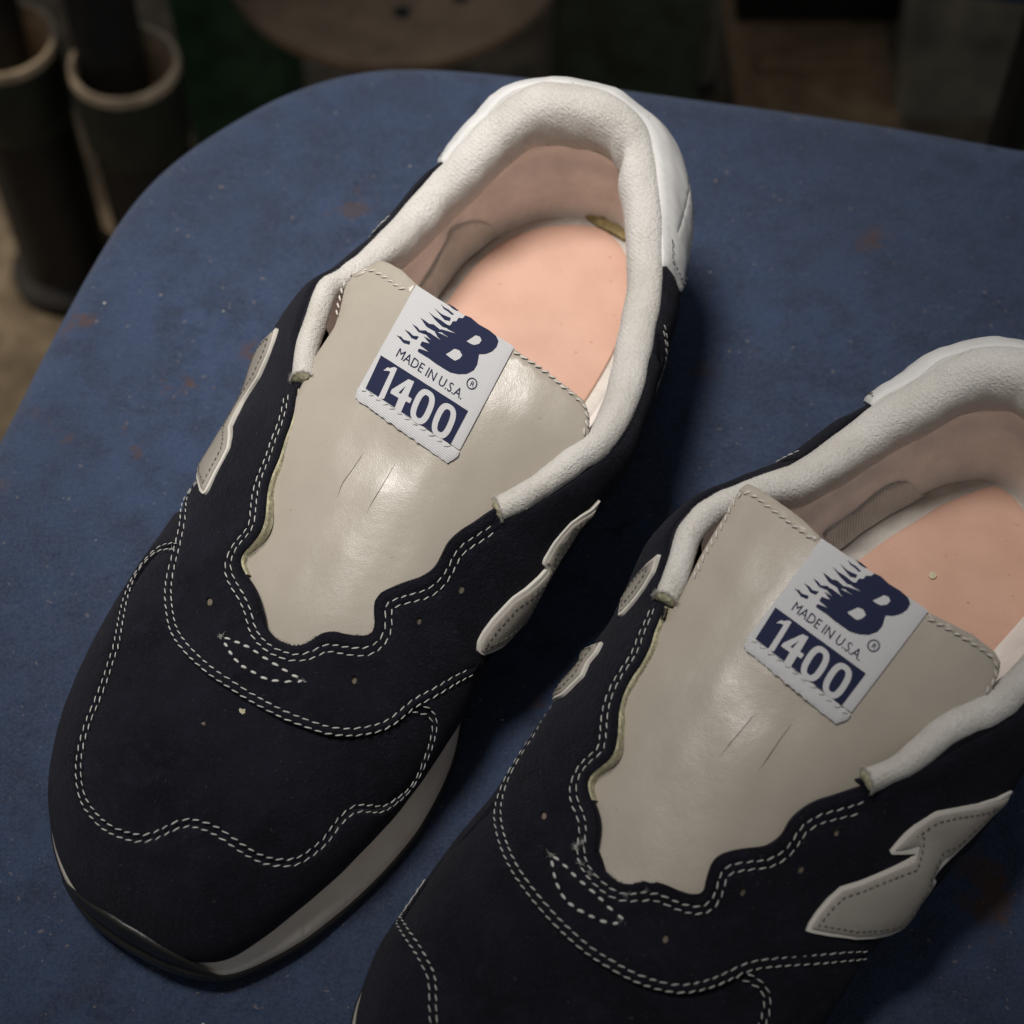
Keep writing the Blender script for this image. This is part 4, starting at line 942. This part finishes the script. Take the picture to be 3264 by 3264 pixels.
        g_ = 1 - abs(x) ** 3.5; col = np.array(col); col = col[-1] + (col - col[-1]) * np.array([max(g_, .02)] * 5 + [0])[:, None]
        rows.append(smooth(col, n=14))
    rows = np.array(rows); mesh_obj('toe_bumper', rows.reshape(-1, 3), grid_faces(61, 14), M['rubber'], parent)
    # move children so that the empty sits at the shoe's base
    for o in root.children:
        o.matrix_parent_inverse.identity(); 
    for o in list(root.children_recursive):
        if o.type == 'MESH' and o.parent == root:
            o.location = -inv
    return root, sh
LEFT['axis_t'] = lambda s_: np.interp(s_, [100, 200, 262, 310], [3, 8, 5, 3])
RIGHT['axis_t'] = lambda s_: np.interp(s_, [100, 200, 262, 310], [4, 15, 20, 22])
RIGHT['tab_s'] = 246; RIGHT['tab'] = (.872, .845); LEFT['tab'] = (.862, .845); LEFT['tab_s'] = 258; RIGHT['shift2'] = ([120, 170, 262, 284, 290], [0, 6.5, 6.5, 3, 0]); RIGHT['collar_c'] = (205, 16); RIGHT['shift'] = ([130, 195, 262, 284, 290], [0, 11, 11, 5, 0])
build_shoe(LEFT, 'whole navy suede sneaker on the left, toe, heel and both sides in view')
build_shoe(RIGHT, 'navy suede sneaker on the right, its toe and heel cut off by the picture edge')
# ------------------------------------------------------------------ the blue seat
def seat_mat():
    m = NT('blue_seat_cloth')
    big = m.noise(9, 5, .62); mid = m.noise(60, 5, .65); fine = m.noise(950, 3, .75)
    c = m.ramp(big, [(.28, (.023, .037, .074)), (.52, (.030, .050, .104)), (.75, (.037, .064, .142))])
    c = m.mix(m.ramp(mid, [(.36, (1, 1, 1)), (.56, (0, 0, 0))]), c, (.021, .032, .064))
    c = m.mix(m.math('MULTIPLY', m.ramp(fine, [(.35, (0, 0, 0)), (.75, (1, 1, 1))]), .55), c, (.085, .10, .145))
    st = m.math('MULTIPLY', m.ramp(m.noise(26, 4, .65), [(.59, (0, 0, 0)), (.66, (1, 1, 1))]), m.ramp(m.noise(8, 2, .5), [(.42, (0, 0, 0)), (.58, (1, 1, 1))]))
    c = m.mix(m.math('MULTIPLY', st, .75), c, (.095, .050, .026))
    dk = m.ramp(m.noise(38, 3, .6), [(.69, (0, 0, 0)), (.74, (1, 1, 1))])
    c = m.mix(m.math('MULTIPLY', dk, .6), c, (.014, .016, .024))
    sp = m.ramp(m.noise(430, 1, .4), [(.735, (0, 0, 0)), (.765, (1, 1, 1))])
    c = m.mix(m.math('MULTIPLY', sp, .5), c, (.20, .17, .16))
    b = m.bump(fine, .0012, .9); b = m.bump(m.noise(240, 3, .6), .0012, .5, b)
    return m.done(c, .92, b, sheen=.12, sheen_tint=(.7, .8, 1), spec=.15)
M['seat'] = seat_mat()
k_ = W / 1932
edge_px = [(-150,1080),(-60,900),(0,790),(45,700),(95,605),(150,505),(195,430),(232,377),(285,318),(350,265),(420,220),(500,175),(560,150),(620,130),(700,115),(780,111),(860,115),(960,124),(1100,140),(1300,167),(1500,194),(1700,224),(1932,266),(2100,300)]
edge = np.array([unp(x * k_, y * k_, -.002)[:2] for x, y in edge_px])
edge = np.vstack([edge, [(.335, .07), (.39, -.04), (.41, -.18), (.37, -.31), (.22, -.37), (-.05, -.385), (-.2, -.35), (-.265, -.24), (-.262, -.12)]])
outl = smooth(edge, .004, closed=True)
area = np.sum(outl[:, 0] * np.roll(outl[:, 1], -1) - np.roll(outl[:, 0], -1) * outl[:, 1])
if area < 0: outl = outl[::-1]
ox = ease(np.vstack([outl, outl[:1]]), 4)[:-1]
cen0 = ox.mean(0)
prof = [(0.0, -.045), (.004, -.04), (.001, -.022), (.0005, -.012), (.003, -.005), (.008, -.0012), (.016, 0)]
V, F = [], []; n = len(ox)
for d_, z in prof:
    V += [(x, y, z) for x, y in inset(ox, d_)]
for i in range(len(prof) - 1):
    for k in range(n): F.append((i * n + k, i * n + (k + 1) % n, (i + 1) * n + (k + 1) % n, (i + 1) * n + k))
# inner top, triangulated with gentle unevenness
inn = inset(ox, .016)
gx, gy = np.meshgrid(np.arange(inn[:, 0].min(), inn[:, 0].max(), .008), np.arange(inn[:, 1].min(), inn[:, 1].max(), .008)); G = np.stack([gx.ravel(), gy.ravel()], -1)
G = G[inside(inn, G)]; G = G[dist_poly(inn, G, True) > .004]
PP = np.vstack([inn, G]); r = delaunay_2d_cdt([Vector(p) for p in PP], [(k, (k + 1) % n) for k in range(n)], [], 1, 1e-7)
V2 = np.array([tuple(v) for v in r[0]]); db = dist_poly(inn, V2, True)
zz = .0005 * wob(np.c_[V2, np.zeros(len(V2))], 40, 61) * np.clip(db / .02, 0, 1) - .0004 * np.clip(db / .03, 0, 1)
base = len(V); V += [(p[0], p[1], z) for p, z in zip(V2, zz)]; F += [tuple(base + k for k in f) for f in r[2]]
seat = mesh_obj('seat_cushion', V, F, M['seat'])
bm = bmesh.new(); bm.from_mesh(seat.data); bmesh.ops.remove_doubles(bm, verts=bm.verts[:], dist=1e-6); bmesh.ops.recalc_face_normals(bm, faces=bm.faces[:]); bm.to_mesh(seat.data); bm.free()
seat.data.polygons.foreach_set('use_smooth', [True] * len(seat.data.polygons))
tag(seat, 'worn blue cloth seat with rounded corners carrying the two sneakers', 'seat')
# lint and crumbs on the cloth
mm = plain('lint', (.5, .47, .43), .9, 600, .3)
VV, FF = [], []
for _ in range(70):
    x, y = rng.uniform(-.2, .25), rng.uniform(-.2, .17)
    if not inside(inn, np.array([[x, y]]))[0]: continue
    rad = abs(rng.normal(.00018, .00012)) + .00010; i = len(VV); a0 = rng.uniform(0, 6.28)
    for k in range(5):
        a = a0 + k * 1.2566; VV.append((x + math.cos(a) * rad * rng.uniform(.7, 1.3), y + math.sin(a) * rad * rng.uniform(.7, 1.3), .0004))
    VV.append((x, y, .0004 + rad)); FF += [(i + k, i + (k + 1) % 5, i + 5) for k in range(5)]
tag(mesh_obj('lint', VV, FF, mm), 'pale crumbs of lint scattered on the blue cloth', 'lint', kind='stuff')

# ------------------------------------------------------------------ dim workshop behind the seat
FLOOR = -.72
def floor_mat():
    m = NT('workshop_floor'); c = m.ramp(m.noise(14, 5, .65), [(.3, (.055, .042, .028)), (.5, (.14, .11, .075)), (.7, (.30, .25, .185))])
    return m.done(c, .9, m.bump(m.noise(80, 4, .6), .004, .6))
fl = mesh_obj('floor', [(-3, -2, FLOOR), (3, -2, FLOOR), (3, 4, FLOOR), (-3, 4, FLOOR)], [(0, 1, 2, 3)], floor_mat()); fl['kind'] = 'structure'
green = plain('green_paint', (.035, .115, .058), .5, 30, .5, .001); steel = plain('dull_steel', (.68, .55, .40), .5, 60, .35, .0005, metal=.2); dark = plain('dark_iron', (.012, .011, .011), .6, 50, .4)
greend = plain('dark_green_paint', (.050, .066, .042), .6, 30, .5, .001); brown = plain('brown_board', (.30, .20, .11), .85, 30, .4); grey = plain('grey_board', (.20, .175, .13), .85, 18, .45); stone = plain('worn_plate', (.34, .235, .155), .7, 22, .35, .001)
sockp = plain('socket_paint', (.018, .026, .018), .6, 30, .5, .001)
rust = plain('rusty_red', (.06, .014, .008), .8, 50, .4)
def socket(px, py, rad, z, label):
    c = unp(px, py, z); e = empty('pipe_socket', (c[0], c[1], FLOOR), label, 'pipe socket', 'pipe sockets behind the seat')
    hgt = z - FLOOR; r = rad
    bm_obj('socket_body', lathe([(0, hgt - .085), (r * .8, hgt - .085), (r * .97, hgt - .07), (r, hgt - .02), (r * 1.01, hgt - .004)]), sockp, e)
    bm_obj('socket_post', lathe([(r * 1.15, 0), (r * 1.15, .015), (r * .9, .025), (r * .88, hgt - .078)]), dark, e)
    bm_obj('socket_rim', lathe([(r * 1.01, hgt - .004), (r * 1.01, hgt), (r * .985, hgt + .003), (r * .9, hgt + .003), (r * .86, hgt - .002), (r * .86, hgt - .05), (0, hgt - .05)]), steel, e)
    p = bm_obj('inner_pipe', lathe([(r * .62, hgt - .05), (r * .62, hgt + .30), (r * .5, hgt + .30), (0, hgt + .30)]), dark, e); p.rotation_euler = (-.25, -.05, 0); p.location = (0.0, -.05, 0.0)
socket(395, 205, .0415, -.45, 'dark green pipe socket with a bright steel rim, blurred behind the seat corner')
socket(5, 130, .0415, -.45, 'dark green pipe socket cut by the left picture edge, its rim dimly lit')
c = unp(1255, -190, -.47); e = empty('round_plate', (c[0], c[1], FLOOR), 'worn brown round metal plate with bolt holes, blurred beyond the seat', 'plate')
R_ = .138; hz = -.47 - FLOOR
pl = bm_obj('plate_top', lathe([(0, hz - .012), (R_ - .002, hz - .012), (R_, hz - .009), (R_, hz - .002), (R_ - .003, hz), (0, hz)], 64), stone, e)
bm_obj('stand', lathe([(.09, 0), (.09, .012), (.03, .02), (.025, hz - .013)]), dark, e)
for (x, y) in ((1282, 38), (1470, -12), (1040, -60)):
    b = unp(x, y, -.4695); bm_obj('bolt_hole', lathe([(.0, .0012), (.006, .0012), (.0072, .0005)], 20), dark, e, loc=(b[0] - c[0], b[1] - c[1], hz - .0003))
def slab(name, px, py, z, size, rot, mat, label, cat, legs=False):
    c = unp(px, py, z); e = empty(name, (c[0], c[1], FLOOR), label, cat)
    return e, c
# green machine casing
c = unp(720, 110, -.52); e = empty('machine_casing', (c[0], c[1], FLOOR), 'green painted machine casing left of the round plate', 'machine')
bm_obj('casing', box_mesh(.085, .12, .40, .006), green, e, loc=(0, .06, .20)); bm_obj('base', box_mesh(.085, .14, .02, .004), dark, e, loc=(0, .05, .01)); 
bm_obj('latch', box_mesh(.022, .008, .006, .002), steel, e, loc=(-.036, -.004, .30))
# lower green cabinet right of the plate with its steel leg
c = unp(2010, 60, -.56); e = empty('tool_cabinet', (c[0], c[1], FLOOR), 'dark green cabinet right of the round plate', 'cabinet')
bm_obj('cabinet_body', box_mesh(.125, .14, .24, .006), greend, e, loc=(0, .06, .13)); bm_obj('plinth', box_mesh(.09, .11, .02, .002), dark, e, loc=(0, .06, .01))
bm_obj('cabinet_door', box_mesh(.085, .004, .17, .0015), greend, e, loc=(0, -.003, .13))
c = unp(2240, 190, -.69); e = empty('table_leg', (c[0], c[1], FLOOR), 'dull grey steel table leg beside the dark green cabinet', 'table leg')
bm_obj('leg_tube', lathe([(.012, .01), (.012, .30), (0, .30)], 24), grey, e); bm_obj('foot', lathe([(0, 0), (.016, 0), (.016, .008), (.012, .012)], 24), dark, e)
c = unp(2590, 260, -.71); e = empty('brown_board', (c[0], c[1], FLOOR), 'brown board lying on the floor behind the seat', 'board')
bm_obj('board', box_mesh(.15, .40, .008, .002), brown, e, loc=(0, .05, .005), rot=(0, 0, .02)); bm_obj('batten', box_mesh(.10, .015, .006, .002), brown, e, loc=(0, .02, .0125), rot=(0, 0, .02))
c = unp(3100, 430, -.72); e = empty('leaning_panel', (c[0], c[1], FLOOR), 'grey brown panel standing at the right behind the seat', 'panel')
bm_obj('panel', box_mesh(.17, .018, .50, .003), grey, e, loc=(.01, .10, .19), rot=(-.35, 0, .05)); bm_obj('panel_foot', box_mesh(.13, .03, .02, .003), grey, e, loc=(.01, .05, .01), rot=(0, 0, .05))
c = unp(2610, 120, -.72); e = empty('shadow_block', (c[0], c[1], FLOOR), 'black block standing in for the shadow above the brown board', 'shadow block')  # black block added where only shadow lies, its shade put into colour
bm_obj('shadow_block_body', box_mesh(.16, .18, .15, .006), dark, e, loc=(0, .10, .085)); bm_obj('shadow_block_top', box_mesh(.166, .186, .012, .003), dark, e, loc=(0, .10, .167))
c = unp(3230, -40, -.10); e = empty('second_seat', (c[0], c[1], FLOOR), 'edge of another dark blue seat in the top right corner', 'seat')
bm_obj('cushion', box_mesh(.16, .14, .03, .012, 3), M['seat'], e, loc=(.03, .066, -.10 - FLOOR), rot=(0, 0, -.18)); bm_obj('leg', lathe([(.012, 0), (.012, -.115 - FLOOR), (0, -.115 - FLOOR)], 20), dark, e, loc=(.05, .08, 0))
# legs under the blue seat
e = seat
